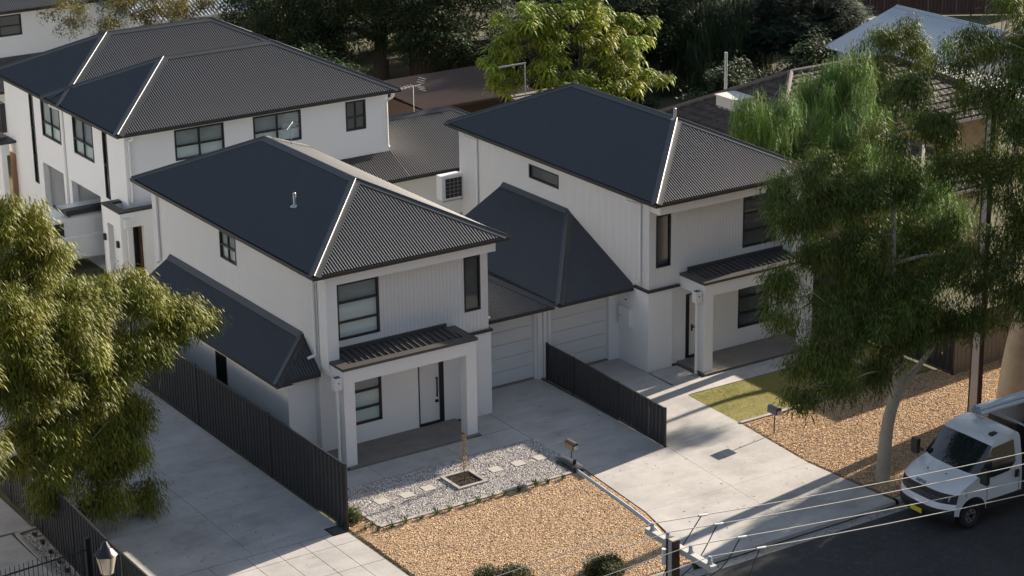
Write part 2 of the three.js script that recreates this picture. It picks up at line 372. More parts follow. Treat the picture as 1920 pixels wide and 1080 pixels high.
// wall plane with real openings. ax 'x': plane at x=c running along z; ax 'z': plane at z=c running along x. sg = outward sign
function wall(ax, c, a0, a1, y0, y1, sg, holes = [], groove = 0, reveal = 0.14) {
  if (a0 > a1) [a0, a1] = [a1, a0];
  const g = new GB(), P = (a, y, d = 0) => (ax === 'x' ? V(c - sg * d, y, a) : V(a, y, c - sg * d));
  const H = holes.map((h) => [Math.min(h[0], h[1]), Math.max(h[0], h[1]), h[2], h[3]]);
  const cuts = [...new Set([a0, a1, ...H.flatMap((h) => [h[0], h[1]])])].filter((v) => v >= a0 && v <= a1).sort((p, q) => p - q);
  const strip = (s, e, ya, yb) => {
    if (!groove) { g.quad(P(s, ya), P(e, ya), P(e, yb), P(s, yb)); return; }
    const w = 0.009, d = 0.009; let x = s;
    for (let k = Math.ceil((s - a0) / groove); ; k++) {
      const m = a0 + k * groove; if (m + w >= e) break; if (m - w <= s) continue;
      g.quad(P(x, ya), P(m - w, ya), P(m - w, yb), P(x, yb));
      g.quad(P(m - w, ya), P(m - w * 0.4, ya, d), P(m - w * 0.4, yb, d), P(m - w, yb));
      g.quad(P(m - w * 0.4, ya, d), P(m + w * 0.4, ya, d), P(m + w * 0.4, yb, d), P(m - w * 0.4, yb, d));
      g.quad(P(m + w * 0.4, ya, d), P(m + w, ya), P(m + w, yb), P(m + w * 0.4, yb, d));
      x = m + w;
    }
    g.quad(P(x, ya), P(e, ya), P(e, yb), P(x, yb));
  };
  for (let i = 0; i < cuts.length - 1; i++) {
    const s = cuts[i], e = cuts[i + 1], mid = (s + e) / 2; let y = y0;
    for (const h of H.filter((q) => q[0] < mid && q[1] > mid).sort((p, q) => p[2] - q[2])) { if (h[2] > y) strip(s, e, y, h[2]); y = h[3]; }
    if (y < y1 - 1e-6) strip(s, e, y, y1);
  }
  for (const [s, e, ya, yb] of H) {
    g.quad(P(s, ya), P(s, yb), P(s, yb, reveal), P(s, ya, reveal)).quad(P(e, ya), P(e, yb), P(e, yb, reveal), P(e, ya, reveal));
    g.quad(P(s, ya), P(e, ya), P(e, ya, reveal), P(s, ya, reveal)).quad(P(s, yb), P(e, yb), P(e, yb, reveal), P(s, yb, reveal));
  }
  return g;
}
const obx = (ax, c, sg, d0, d1, a0, a1, y0, y1) => (ax === 'x' ? box(c - sg * d0, c - sg * d1, y0, y1, a0, a1) : box(a0, a1, y0, y1, c - sg * d0, c - sg * d1));
// window in an opening: rows/cols are inner divisions (fractions); blinds: list per row of material or null
function windowIn(parent, ax, c, sg, a0, a1, y0, y1, rows = [], cols = [], blinds = [], t = 0.05) {
  if (a0 > a1) [a0, a1] = [a1, a0];
  a0 += 0.002; a1 -= 0.002; y0 += 0.002; y1 -= 0.002;
  const F = [], D0 = -0.012, D1 = 0.07;
  F.push(obx(ax, c, sg, D0, D1, a0, a0 + t, y0, y1), obx(ax, c, sg, D0, D1, a1 - t, a1, y0, y1), obx(ax, c, sg, D0, D1, a0 + t, a1 - t, y0, y0 + t), obx(ax, c, sg, D0, D1, a0 + t, a1 - t, y1 - t, y1));
  const ys = [y0 + t, ...rows.map((f) => y0 + (y1 - y0) * f), y1 - t], as = [a0 + t, ...cols.map((f) => a0 + (a1 - a0) * f), a1 - t];
  for (let i = 1; i < ys.length - 1; i++) F.push(obx(ax, c, sg, 0.0, 0.06, a0 + t, a1 - t, ys[i] - 0.028, ys[i] + 0.028));
  for (let i = 1; i < as.length - 1; i++) F.push(obx(ax, c, sg, 0.003, 0.057, as[i] - 0.028, as[i] + 0.028, y0 + t, y1 - t));
  const w = part(parent, 'window', F, M.frame);
  for (let i = 0; i < ys.length - 1; i++) for (let j = 0; j < as.length - 1; j++) {
    const s = as[j] + (j ? 0.03 : 0), e = as[j + 1] - (j < as.length - 2 ? 0.03 : 0), ya = ys[i] + (i ? 0.03 : 0), yb = ys[i + 1] - (i < ys.length - 2 ? 0.03 : 0);
    const pane = new GB(), P = (a, y, d) => (ax === 'x' ? V(c - sg * d, y, a) : V(a, y, c - sg * d));
    pane.quad(P(s, ya, 0.03), P(e, ya, 0.03), P(e, yb, 0.03), P(s, yb, 0.03));
    part(w, 'pane', pane, M.glass);
    const bm = blinds[i] === undefined ? M.darkBlind : blinds[i];
    if (bm) part(w, 'blind', obx(ax, c, sg, 0.1, 0.104, s - 0.02, e + 0.02, ya - 0.02, yb + 0.02), bm);
  }
  return w;
}
function downpipe(parent, pts, r = 0.045) {
  const o = part(parent, 'downpipe', limb(pts, [r, r], 10, 3), M.white);
  return o;
}

// ---------------------------------------------------------------- the mirrored pair of new houses
function newHouse(mirror, label, look) {
  const X = (x) => (mirror ? 20.04 - x : x), S = mirror ? -1 : 1;
  const h = thing('house', label, 'house', [X(4.5), 0, -9.5], 'new white houses');
  const bx = (x0, x1, y0, y1, z0, z1) => box(X(x0), X(x1), y0, y1, z0, z1);
  const hole = (x0, x1, y0, y1) => [X(x0), X(x1), y0, y1];
  // upper storey
  const winW = [2.38, 3.68, 3.22, 4.82], winS = [6.41, 6.95, 3.2, 4.82], winL = [2.5, 3.72, 0.6, 1.98];
  part(h, 'upper_wall', wall('z', -4.56, X(2.13), X(7.2), 2.5, 5.29, 1, [hole(...winW), hole(...winS)], 0.12), M.clad);
  part(h, 'upper_wall', wall('x', X(1.8), -15.05, -4.56, 2.3, 5.29, -S, [[-10.42, -9.38, 4.16, 5.0]], 0.12), M.clad);
  part(h, 'upper_wall', wall('x', X(7.2), -15.05, -4.56, 2.3, 5.29, S, [[-10.9, -9.24, 4.56, 5.02]], 0.12), M.clad);
  part(h, 'upper_wall', wall('z', -15.05, X(1.8), X(7.2), 2.3, 5.29, -1, [], 0.12), M.clad);
  part(h, 'wing_wall', bx(1.8, 2.13, 2.6, 5.0, -4.62, -4.08), M.render);
  part(h, 'header', bx(1.8, 7.17, 5.0, 5.288, -4.555, -4.08), M.render);
  windowIn(h, 'z', -4.56, 1, X(winW[0]), X(winW[1]), winW[2], winW[3], [0.31, 0.66], [], look.wide);
  windowIn(h, 'z', -4.56, 1, X(winS[0]), X(winS[1]), winS[2], winS[3], [], [], look.slim);
  windowIn(h, 'x', X(1.8), -S, -10.42, -9.38, 4.16, 5.0, [0.5], [0.5], [M.blind, M.sheer]);
  windowIn(h, 'x', X(7.2), S, -10.9, -9.24, 4.56, 5.02, [], [], [M.darkBlind]);
  // lower storey
  part(h, 'lower_wall', wall('z', -4.66, X(1.86), X(6.34), 0, 2.5, 1, [hole(...winL), hole(4.9, 5.74, 0.06, 2.12)]), M.render);
  part(h, 'lower_block', bx(6.35, 7.25, -0.05, 2.5, -6.2, -4.52), M.render);
  part(h, 'flashing', bx(6.1, 7.29, 2.5, 2.57, -6.15, -4.47), M.trim);
  part(h, 'lower_wall', bx(0.98, 1.86, -0.05, 2.2, -14.5, -4.95), M.render);
  part(h, 'lower_wall', bx(1.8, 1.9, -0.05, 2.42, -4.949, -4.665), M.render);
  part(h, 'rear_wall', bx(1.0, 7.2, -0.05, 2.4, -15.05, -14.95), M.render);
  windowIn(h, 'z', -4.66, 1, X(winL[0]), X(winL[1]), winL[2], winL[3], [0.33, 0.7], [], look.low);
  part(h, 'side_door', bx(0.95, 0.98, 0.0, 2.05, -9.35, -8.7), M.black);
  const door = part(h, 'front_door', [bx(4.9, 4.945, 0.06, 2.12, -4.72, -4.66), bx(5.6, 5.74, 0.06, 2.12, -4.72, -4.66), bx(4.945, 5.6, 0.06, 0.13, -4.72, -4.65), bx(4.945, 5.6, 2.07, 2.12, -4.72, -4.66)], M.black);
  part(door, 'door_leaf', bx(4.945, 5.6, 0.13, 2.07, -4.75, -4.70), M.whiteDoor);
  part(door, 'handle', mirror ? [bx(5.46, 5.5, 0.9, 1.1, -4.7, -4.67), bx(5.3, 5.5, 1.0, 1.03, -4.67, -4.65)] : [bx(5.49, 5.52, 0.85, 1.45, -4.66, -4.63), bx(5.49, 5.52, 0.88, 0.92, -4.7, -4.66), bx(5.49, 5.52, 1.38, 1.42, -4.7, -4.66), bx(5.46, 5.56, 0.68, 0.76, -4.7, -4.66)], M.black);
  // porch
  const porch = part(h, 'porch', [bx(1.85, 6.03, 2.44, 2.82, -3.71, -3.38), bx(1.85, 2.18, 2.44, 2.82, -4.65, -3.711), bx(5.7, 6.03, 2.44, 2.82, -4.65, -3.711), bx(2.18, 5.7, 2.45, 2.47, -4.65, -3.712)], M.render);
  part(porch, 'column', bx(1.85, 2.18, 0, 2.439, -3.71, -3.38), M.render);
  part(porch, 'column', bx(5.7, 6.03, 0, 2.439, -3.71, -3.38), M.render);
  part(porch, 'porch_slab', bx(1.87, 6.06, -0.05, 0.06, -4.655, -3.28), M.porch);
  part(porch, 'capping', [bx(1.81, 6.07, 2.822, 2.9, -3.62, -3.34), bx(1.81, 2.16, 2.822, 2.9, -4.1, -3.621), bx(5.78, 6.07, 2.822, 2.9, -4.555, -3.621), bx(2.14, 5.78, 2.9, 3.03, -4.554, -4.5)], M.capMetal);
  part(porch, 'roof_pan', new GB().quad(V(X(2.16), 2.845, -3.62), V(X(5.78), 2.845, -3.62), V(X(5.78), 2.93, -4.5), V(X(2.16), 2.93, -4.5)), M.capMetal);
  for (let k = 0; k < 18; k++) {
    const x = 2.24 + k * 0.2, g = new GB(), a = 0.013, q = (dx, dy, z, y) => V(X(x + dx), y + dy, z);
    g.quad(q(-a, 0, -3.63, 2.845), q(-a, 0, -4.5, 2.93), q(-a, 0.04, -4.5, 2.93), q(-a, 0.04, -3.63, 2.845)).quad(q(a, 0, -3.63, 2.845), q(a, 0, -4.5, 2.93), q(a, 0.04, -4.5, 2.93), q(a, 0.04, -3.63, 2.845));
    g.quad(q(-a, 0.04, -3.63, 2.845), q(a, 0.04, -3.63, 2.845), q(a, 0.04, -4.5, 2.93), q(-a, 0.04, -4.5, 2.93)).quad(q(-a, 0, -3.63, 2.845), q(a, 0, -3.63, 2.845), q(a, 0.04, -3.63, 2.845), q(-a, 0.04, -3.63, 2.845));
    part(porch, 'roof_rib', g, M.capMetal);
  }
  // rainwater head and pipes
  const hx = mirror ? 6.18 : 1.74;
  const head = part(h, 'rainwater_head', [bx(hx - 0.11, hx + 0.11, 2.28, 2.62, -3.66, -3.46)], M.white);
  part(head, 'overflow', cyl(X(hx), 2.47, 2.5, -3.455, 0.02), M.black);
  part(head, 'outlet', bx(hx - 0.08, hx + 0.08, 2.621, 2.63, -3.63, -3.49), M.black);
  downpipe(h, [V(X(hx), 2.3, -3.56), V(X(hx), 1.2, -3.56), V(X(hx), 0.16, -3.56), V(X(hx + (mirror ? 0.05 : 0)), 0.08, -3.5), V(X(hx + (mirror ? 0.1 : 0)), 0.05, mirror ? -3.42 : -3.5)], 0.045);
  const side = (x, z, s, yb, o) => downpipe(h, [V(X(x + s * 0.32), 5.3, z - 0.3), V(X(x + s * 0.3), 5.2, z - 0.3), V(X(x + s * 0.06), 5.14, z), V(X(x + s * 0.055), 5.0, z), V(X(x + s * 0.055), 4.0, z), V(X(x + s * 0.055), yb + 0.15, z), V(X(x + s * 0.07), yb + 0.05, z), V(X(x + s * (0.07 + o)), yb, z)], 0.042);
  side(1.8, -4.72, -1, 2.86, 0.22); side(7.2, -4.95, 1, 2.72, 0.22); side(7.2, -13.9, 1, 2.9, 0.05); side(1.8, -14.6, -1, 2.9, 0.1);
  // roofs
  hipRoof(h, Math.min(X(1.32), X(7.5)), Math.max(X(1.32), X(7.5)), -15.5, -3.85, 5.42, 0.479);
  const lean = (xw, yw, zw, xe, ye, zf, yf, zb, sg, tag) => {   // lean-to against x=xw with a front plane
    const fx = Math.abs(xe - xw), kx = (yw - ye) / fx, kz = (yw - yf) / (zf - zw), Lx = Math.hypot(fx, yw - ye);
    const e = V(0, 0, 1), u = V(X(xw) - X(xe), yw - ye, 0).normalize(), zLen = zf - zb;
    const hipFrac = (s) => { const z = zb + s; return z <= zw ? 1 : Math.max(0, (zf - z) / (zf - zw)); };
    const r = part(h, tag, corr(V(X(xe), ye, zb), e, u, 0, zLen, (s) => Lx * (hipFrac(s))), M.roof);
    const Lz = Math.hypot(zf - zw, yw - yf), uz = V(0, yw - yf, zw - zf).normalize();
    const xA = X(xw), xB = X(xe), dir = Math.sign(xB - xA);
    part(r, 'roof_sheet', corr(V(xA, yf, zf), V(dir, 0, 0), uz, 0, fx, (s) => Lz * (1 - s / fx)), M.roof);
    const n1 = V(-Math.sign(X(xw) - X(xe)) * kx, 1, 0).normalize(), n2 = V(0, 1, kz).normalize();
    part(r, 'hip_cap', capping(V(X(xe), (ye + yf) / 2, zf), V(X(xw), yw, zw), n1, n2, 0.14), M.roof);
    part(r, 'flashing', new GB().quad(V(X(xw) - 0.006 * u.x * -1 + dir * 0.012, yw + 0.09, zb), V(X(xw) + dir * 0.012, yw + 0.09, zw), V(X(xw) + dir * 0.14, yw - 0.14 * kx + 0.03, zw), V(X(xw) + dir * 0.14, yw - 0.14 * kx + 0.03, zb)), M.roof);
    part(r, 'gutter', [gutterLine(V(X(xe), ye, zb), V(X(xe), ye, zf), V(dir, 0, 0)), gutterLine(V(X(xw), yf, zf), V(X(xe), yf, zf), V(0, 0, 1))], M.trim);
    return r;
  };
  lean(1.8, 3.24, -5.5, 0.45, 2.36, -4.55, 2.42, -13.95, -1, 'side_roof');
  part(h, 'soffit', bx(0.5, 1.0, 2.2, 2.24, -13.9, -4.6), M.white);
  lean(7.2, 3.98, -8.7, 9.93, 2.48, -5.24, 2.48, -12.4, 1, 'garage_roof');
  // garage
  part(h, 'garage_wall', [bx(7.25, 7.62, -0.05, 2.36, -6.2, -6.0), bx(9.72, 10.0, -0.05, 2.36, -12.3, -6.0), bx(7.62, 9.72, 2.12, 2.36, -6.2, -6.0), bx(7.25, 9.99, -0.05, 2.36, -12.4, -12.3)], M.render);
  part(h, 'garage_soffit', bx(7.26, 9.9, 2.362, 2.385, -6.2, -5.33), M.white);
  part(h, 'garage_gable', new GB().tri(V(X(7.2), 2.37, -12.35), V(X(9.9), 2.37, -12.35), V(X(7.2), 3.9, -12.35)), M.render);
  const gd = part(h, 'garage_door', bx(7.62, 9.72, -0.05, 0.03, -6.2, -6.02), M.porch);
  for (let k = 0; k < 5; k++) part(gd, 'panel', bx(7.625, 9.715, 0.035 + k * 0.417, 0.44 + k * 0.417, -6.17, -6.12), M.whiteDoor);
  downpipe(h, [V(X(9.83), 2.42, -5.4), V(X(9.83), 2.3, -5.5), V(X(9.83), 2.2, -5.93), V(X(9.83), 1.8, -5.94), V(X(9.83), 0.9, -5.94), V(X(9.83), 0.0, -5.94)], 0.045);
  return h;
}
const house1 = newHouse(false, 'front white house with black hip roof and gravel garden before its porch', { wide: [M.blind, M.blind, M.sheer], slim: [M.darkBlind], low: [M.blind, M.blind, M.sheer] });
const house2 = newHouse(true, 'white house with black hip roof beside the lawn, half hidden by gum tree', { wide: [M.darkBlind, M.darkBlind, M.darkBlind], slim: [M.darkBlind], low: [M.darkBlind, M.darkBlind, M.darkBlind] });
{ // small fittings on the two houses
  const mb = part(house2, 'meter_box', box(12.66, 12.79, 1.2, 1.78, -5.85, -5.28), M.white);
  part(mb, 'lid', box(12.64, 12.79, 1.781, 1.8, -5.87, -5.26), M.white);
  part(mb, 'latch', box(12.652, 12.66, 1.45, 1.5, -5.8, -5.77), M.black);
  const sc = part(house2, 'security_camera', new THREE.SphereGeometry(0.05, 12, 8).translate(12.7, 2.1, -5.5), M.white);
  part(sc, 'camera_lens', new THREE.SphereGeometry(0.03, 10, 8).translate(12.665, 2.07, -5.475), M.black);
  const rv = (h, x, y, z, hh) => { const v = part(h, 'roof_vent', [cyl(x, y - 0.05, y + hh, z, 0.045), new THREE.SphereGeometry(0.05, 10, 8).translate(x, y + hh, z)], M.galv); part(v, 'vent_flashing', cyl(x, y - 0.02, y + 0.035, z, 0.14, 0.06), M.galv); };
  rv(house1, 2.9, 6.16, -7.75, 0.35);
  rv(house2, 15.6, 6.86, -7.0, 0.3);
}
// roof aerials and outdoor units
function aerial(label, base, h, turn, n) {
  const t = thing('television_aerial', label, 'aerial', base);
  const [x, y, z] = base, d = V(Math.cos(turn), 0, -Math.sin(turn)), s = V(d.z, 0, -d.x), P = (a, up, c) => V(x, y, z).addScaledVector(d, a).addScaledVector(s, c).add(V(0, up, 0));
  part(t, 'mast', bar(V(x, y, z), V(x, y + h, z), 0.016), M.galv);
  part(t, 'boom', bar(P(-0.65, h, 0), P(0.35, h, 0), 0.012), M.galv);
  for (let k = 0; k < n; k++) part(t, 'element', bar(P(-0.62 + k * 0.8 / n, h + 0.01, -0.17 - 0.01 * k), P(-0.62 + k * 0.8 / n, h + 0.01, 0.17 + 0.01 * k), 0.009, 5), M.galv);
  for (const q of [-1, 1]) part(t, 'reflector', [0.33, 0.66, 1].map((f) => bar(P(0.3 + 0.12 * f, h + q * 0.22 * f, -0.2), P(0.3 + 0.12 * f, h + q * 0.22 * f, 0.2), 0.008, 5)), M.galv);
  return t;
}
aerial('small television aerial on thin mast behind the front house ridge', [5.72, 5.88, -13.25], 1.0, 0.9, 7);
aerial('television aerial with spread reflectors standing on the low rear roof', [15.2, 4.05, -21.9], 0.95, 0.15, 5);
{
  const t = thing('antenna_pole', 'bent white antenna pole at back edge of the lawn house roof', 'antenna', [15.6, 5.6, -15.2]);
  part(t, 'mast', bar(V(15.6, 5.55, -15.2), V(15.58, 7.05, -15.2), 0.022), M.galv);
  part(t, 'boom', box(14.55, 15.62, 7.02, 7.07, -15.22, -15.18), M.galv);
}
{
  const t = thing('air_conditioner', 'white air conditioner unit with black fan grille on house side wall', 'air conditioner', [12.45, 2.95, -14.9]);
  part(t, 'casing', [box(12.02, 12.8, 2.95, 3.78, -15.2, -14.86)], M.white);
  const fan = part(t, 'fan_grille', box(12.16, 12.78, 3.02, 3.68, -14.859, -14.84), M.black);
  for (let k = 1; k < 4; k++) part(fan, 'grille_wire', box(12.16 + k * 0.155, 12.168 + k * 0.155, 3.02, 3.68, -14.839, -14.833), M.galv);
  for (let k = 1; k < 5; k++) part(fan, 'grille_wire', box(12.16, 12.78, 3.02 + k * 0.13, 3.027 + k * 0.13, -14.839, -14.834), M.galv);
  part(t, 'bracket', [box(12.1, 12.838, 2.88, 2.945, -15.15, -15.1), box(12.1, 12.838, 2.88, 2.945, -14.95, -14.9)], M.galv);
}

// ---------------------------------------------------------------- the rear duplex with twin hip roofs
{
  const h = thing('duplex', 'large white rear duplex with two joined black hip roofs and carports', 'house', [8.4, 0, -26]);
  const WX = 3.4, wz = -20.65;
  const winF = [[5.2, 7.02, 4.14, 5.2], [8.12, 9.95, 4.14, 5.2], [11.7, 12.5, 4.12, 5.18]];
  part(h, 'front_wall', wall('z', wz, 3.4, 13.4, 0, 5.29, 1, winF), M.bright);
  const sl = [[-22.46, -22.08, 2.75, 5.1], [-25.0, -23.27, 3.76, 5.1], [-27.85, -26.14, 3.76, 5.1], [-28.95, -28.57, 1.78, 5.1]], cp = [[-28.1, -26.2, 0, 2.72], [-25.5, -22.98, 0, 2.66]];
  part(h, 'side_wall', wall('x', WX, -31.35, wz, 0, 5.29, -1, [...sl, ...cp], 0, 0.22), M.bright);
  part(h, 'side_wall', wall('x', 13.4, -31.35, wz, 0, 5.29, 1), M.bright);
  part(h, 'rear_wall', wall('z', -31.35, 3.4, 13.4, 0, 5.29, -1), M.bright);
  part(h, 'carport_lining', [box(8.6, 8.7, 0, 2.75, -31, -22.6), box(3.62, 8.6, 0, 2.75, -26.1, -25.6), box(3.62, 8.6, 0, 2.75, -28.4, -28.2), box(3.62, 8.6, 0, 2.75, -22.9, -22.7), box(3.62, 8.6, 2.76, 2.8, -31, -22.6), box(3.6, 8.6, -0.03, 0.002, -28.2, -22.9)], M.bright);
  for (const w of winF.slice(0, 2)) windowIn(h, 'z', wz, 1, ...w, [0.45], [0.5], [M.blind, M.sheer], 0.06);
  windowIn(h, 'z', wz, 1, ...winF[2], [0.45], [0.5], [M.darkBlind, M.darkBlind], 0.06);
  windowIn(h, 'x', WX, -1, ...sl[0], [0.5], [], [M.sheer, M.darkBlind]);
  windowIn(h, 'x', WX, -1, ...sl[1], [0.4], [0.5], [M.blind, M.sheer], 0.06);
  windowIn(h, 'x', WX, -1, ...sl[2], [0.4], [0.5], [M.blind, M.sheer], 0.06);
  windowIn(h, 'x', WX, -1, ...sl[3], [0.3, 0.62], [], [M.sheer, M.darkBlind, M.sheer]);
  hipRoof(h, 3.01, 13.76, -26.9, -20.3, 5.42, 0.479, { clip: [-26.0, -20], capWidth: 0.2 });
  hipRoof(h, 3.013, 13.757, -31.7, -25.1, 5.417, 0.479, { clip: [-40, -26.0], capWidth: 0.2 });
  part(h, 'valley_strip', new GB().quad(V(3.1, 5.487, -26.16), V(3.1, 5.487, -26.1), V(3.9, 5.87, -25.98), V(3.9, 5.87, -26.04)), M.trim);
  downpipe(h, [V(3.16, 5.3, -26.3), V(3.16, 5.18, -26.3), V(3.36, 5.1, -25.85), V(3.36, 4.9, -25.82), V(3.36, 2, -25.82), V(3.36, 0, -25.82)], 0.05);
  downpipe(h, [V(3.62, 5.3, -20.42), V(3.62, 5.18, -20.42), V(3.55, 5.1, -20.59), V(3.55, 4.9, -20.59), V(3.55, 3.2, -20.59), V(3.55, 3.0, -20.56)], 0.05);
  downpipe(h, [V(13.55, 5.3, -20.5), V(13.5, 5.1, -20.55), V(13.3, 5.0, -20.58), V(13.3, 4.5, -20.58), V(13.3, 3.5, -20.58), V(13.3, 3.35, -20.5)], 0.05);
  // corner portico with tray roof and timber door
  const p = part(h, 'portico', [box(2.8, 3.0, -0.05, 2.88, -21.41, -21.1), box(2.8, 3.0, 2.34, 2.88, -21.1, -20.44), box(2.8, 3.0, -0.05, 2.88, -20.44, -20.0),
    box(3.0, 3.2, -0.05, 2.88, -20.2, -20.001), box(3.62, 6.2, -0.05, 2.88, -20.2, -20.001), box(3.2, 3.62, 2.36, 2.88, -20.2, -20.001), box(3.0, 3.38, 2.5, 2.88, -21.408, -21.2)], M.bright);
  part(p, 'capping', [box(2.76, 3.04, 2.881, 2.95, -21.45, -19.96), box(3.04, 6.24, 2.881, 2.95, -20.24, -19.961), box(3.04, 3.39, 2.881, 2.95, -21.449, -21.18)], M.trim);
  part(p, 'tray_roof', box(3.0, 6.2, 2.6, 2.68, -21.15, -20.2), M.trim);
  const d = part(p, 'timber_door', box(3.68, 4.4, 0, 2.34, -20.648, -20.61), M.timber, 'brown timber front door');
  part(d, 'handle', box(3.72, 3.74, 0.8, 1.5, -20.609, -20.57), M.steel);
  part(p, 'sidelight', box(3.5, 3.679, 0, 2.34, -20.648, -20.62), M.black);
  part(p, 'rainwater_head', box(2.9, 3.12, 2.4, 2.72, -19.999, -19.82), M.white);
  downpipe(h, [V(3.0, 2.4, -19.9), V(3.0, 1.2, -19.9), V(3.0, 0, -19.9)], 0.045);
  part(p, 'wall_light', box(2.72, 2.799, 1.68, 1.9, -21.36, -21.24), M.black);
  part(p, 'wall_light', box(2.72, 2.799, 1.68, 1.9, -20.3, -20.18), M.black);
  // far portico
  const q = part(h, 'portico', [box(2.8, 3.0, -0.05, 2.88, -31.2, -30.6), box(2.8, 3.0, 2.4, 2.88, -32.3, -31.2), box(2.8, 3.39, -0.05, 2.88, -33.2, -32.0)], M.bright);
  part(q, 'capping', box(2.76, 3.39, 2.881, 2.96, -33.2, -30.56), M.trim);
  part(q, 'timber_door', box(3.38, 3.398, 0, 2.4, -31.3, -30.75), M.timber, 'brown timber front door');
  part(h, 'balcony_screen', box(3.2, 3.39, 3.1, 4.2, -32.4, -31.4), M.trim);
}
// low rear wing behind the lawn house
{
  const h = thing('rear_wing', 'low white rear wing with black corrugated roof between the houses', 'house', [15.4, 0, -21]);
  const k = 0.479, L = (d) => d * Math.hypot(1, k), z0 = -19.3, y0 = 2.52;
  const r = part(h, 'roof', corr(V(13.42, y0, z0), V(1, 0, 0), V(0, k, -1).normalize(), 0, 6.4, (s) => L(Math.min(2.9, 6.4 - s))), M.roof);
  part(r, 'roof_sheet', corr(V(11.2, y0, z0), V(1, 0, 0), V(0, k, -1).normalize(), 0, 2.215, () => L(1.33)), M.roof);
  part(r, 'roof_sheet', corr(V(13.42, y0, z0 - 5.8), V(1, 0, 0), V(0, k, 1).normalize(), 0, 6.4, (s) => L(Math.min(2.9, 6.4 - s))), M.roof);
  part(r, 'ridge_cap', capping(V(13.42, y0 + 2.9 * k, z0 - 2.9), V(16.9, y0 + 2.9 * k, z0 - 2.9), V(0, 1, k).normalize(), V(0, 1, -k).normalize(), 0.2), M.roof);
  part(r, 'hip_cap', capping(V(19.8, y0, z0), V(16.9, y0 + 2.9 * k, z0 - 2.9), V(0, 1, k).normalize(), V(k, 1, 0).normalize(), 0.17), M.roof);
  part(r, 'gutter', gutterLine(V(11.2, y0 - 0.005, z0 + 0.07), V(19.8, y0 - 0.005, z0 + 0.07), V(0, 0, 1)), M.trim);
  part(h, 'wall', [box(11.4, 19.4, -0.05, 2.4, -20.6, -19.7)], M.render);
  part(h, 'soffit', box(11.3, 19.6, 2.39, 2.41, -19.69, -19.35), M.white);
}
// upper left neighbour, same style
{
  const h = thing('corner_house', 'white two storey house with black roof in the upper left corner', 'house', [4.5, 0, -45]);
  part(h, 'front_wall', wall('z', -41.5, -2, 11.4, 0, 5.29, 1, [[6.2, 8.08, 4.36, 5.24]]), M.bright);
  part(h, 'side_wall', wall('x', 11.4, -48, -41.5, 0, 5.29, 1), M.bright);
  windowIn(h, 'z', -41.5, 1, 6.2, 8.08, 4.36, 5.24, [0.48], [0.5], [M.darkBlind, M.darkBlind], 0.06);
  hipRoof(h, -2.4, 11.8, -48.4, -41.15, 5.46, 0.479, { capWidth: 0.2 });
  const r = part(h, 'low_roof', corr(V(-2, 2.75, -38.9), V(1, 0, 0), V(0, 0.75, -2.6).normalize(), 0, 12.6, () => 2.7), M.roof);
  part(r, 'gutter', gutterLine(V(-2, 2.75, -38.83), V(10.6, 2.75, -38.83), V(0, 0, 1)), M.trim);
  part(h, 'low_wall', box(-1.8, 10.4, -0.05, 2.6, -41.4, -39.3), M.bright);
}

// white neighbours across the left driveways, outside the frame; their sunlit walls light the west faces
for (const [XN, z0, z1, l] of [[-13, -15, -3.5, 'white two storey neighbour house left of the frame, nearest the street'], [-8.6, -36, -19, 'white two storey neighbour house left of the frame, further back']]) {
  const h = thing('neighbour_house', l, 'house', [XN - 5, 0, (z0 + z1) / 2]);
  part(h, 'wall', wall('x', XN, z0, z1, 0, 5.29, 1, [[z0 + 2, z0 + 3.8, 3.4, 4.9], [z1 - 4, z1 - 2.2, 3.4, 4.9]]), M.render);
  windowIn(h, 'x', XN, 1, z0 + 2, z0 + 3.8, 3.4, 4.9, [0.5], [0.5], [M.sheer, M.sheer]); windowIn(h, 'x', XN, 1, z1 - 4, z1 - 2.2, 3.4, 4.9, [0.5], [0.5], [M.sheer, M.sheer]);
  part(h, 'end_wall', [box(XN - 10, XN - 0.15, 0, 5.29, z1 - 0.15, z1), box(XN - 10, XN - 0.15, 0, 5.29, z0, z0 + 0.15), box(XN - 10, XN - 9.85, 0, 5.29, z0 + 0.15, z1 - 0.15)], M.render);
  hipRoof(h, XN - 10.4, XN + 0.4, z0 - 0.4, z1 + 0.4, 5.42, 0.479);
}

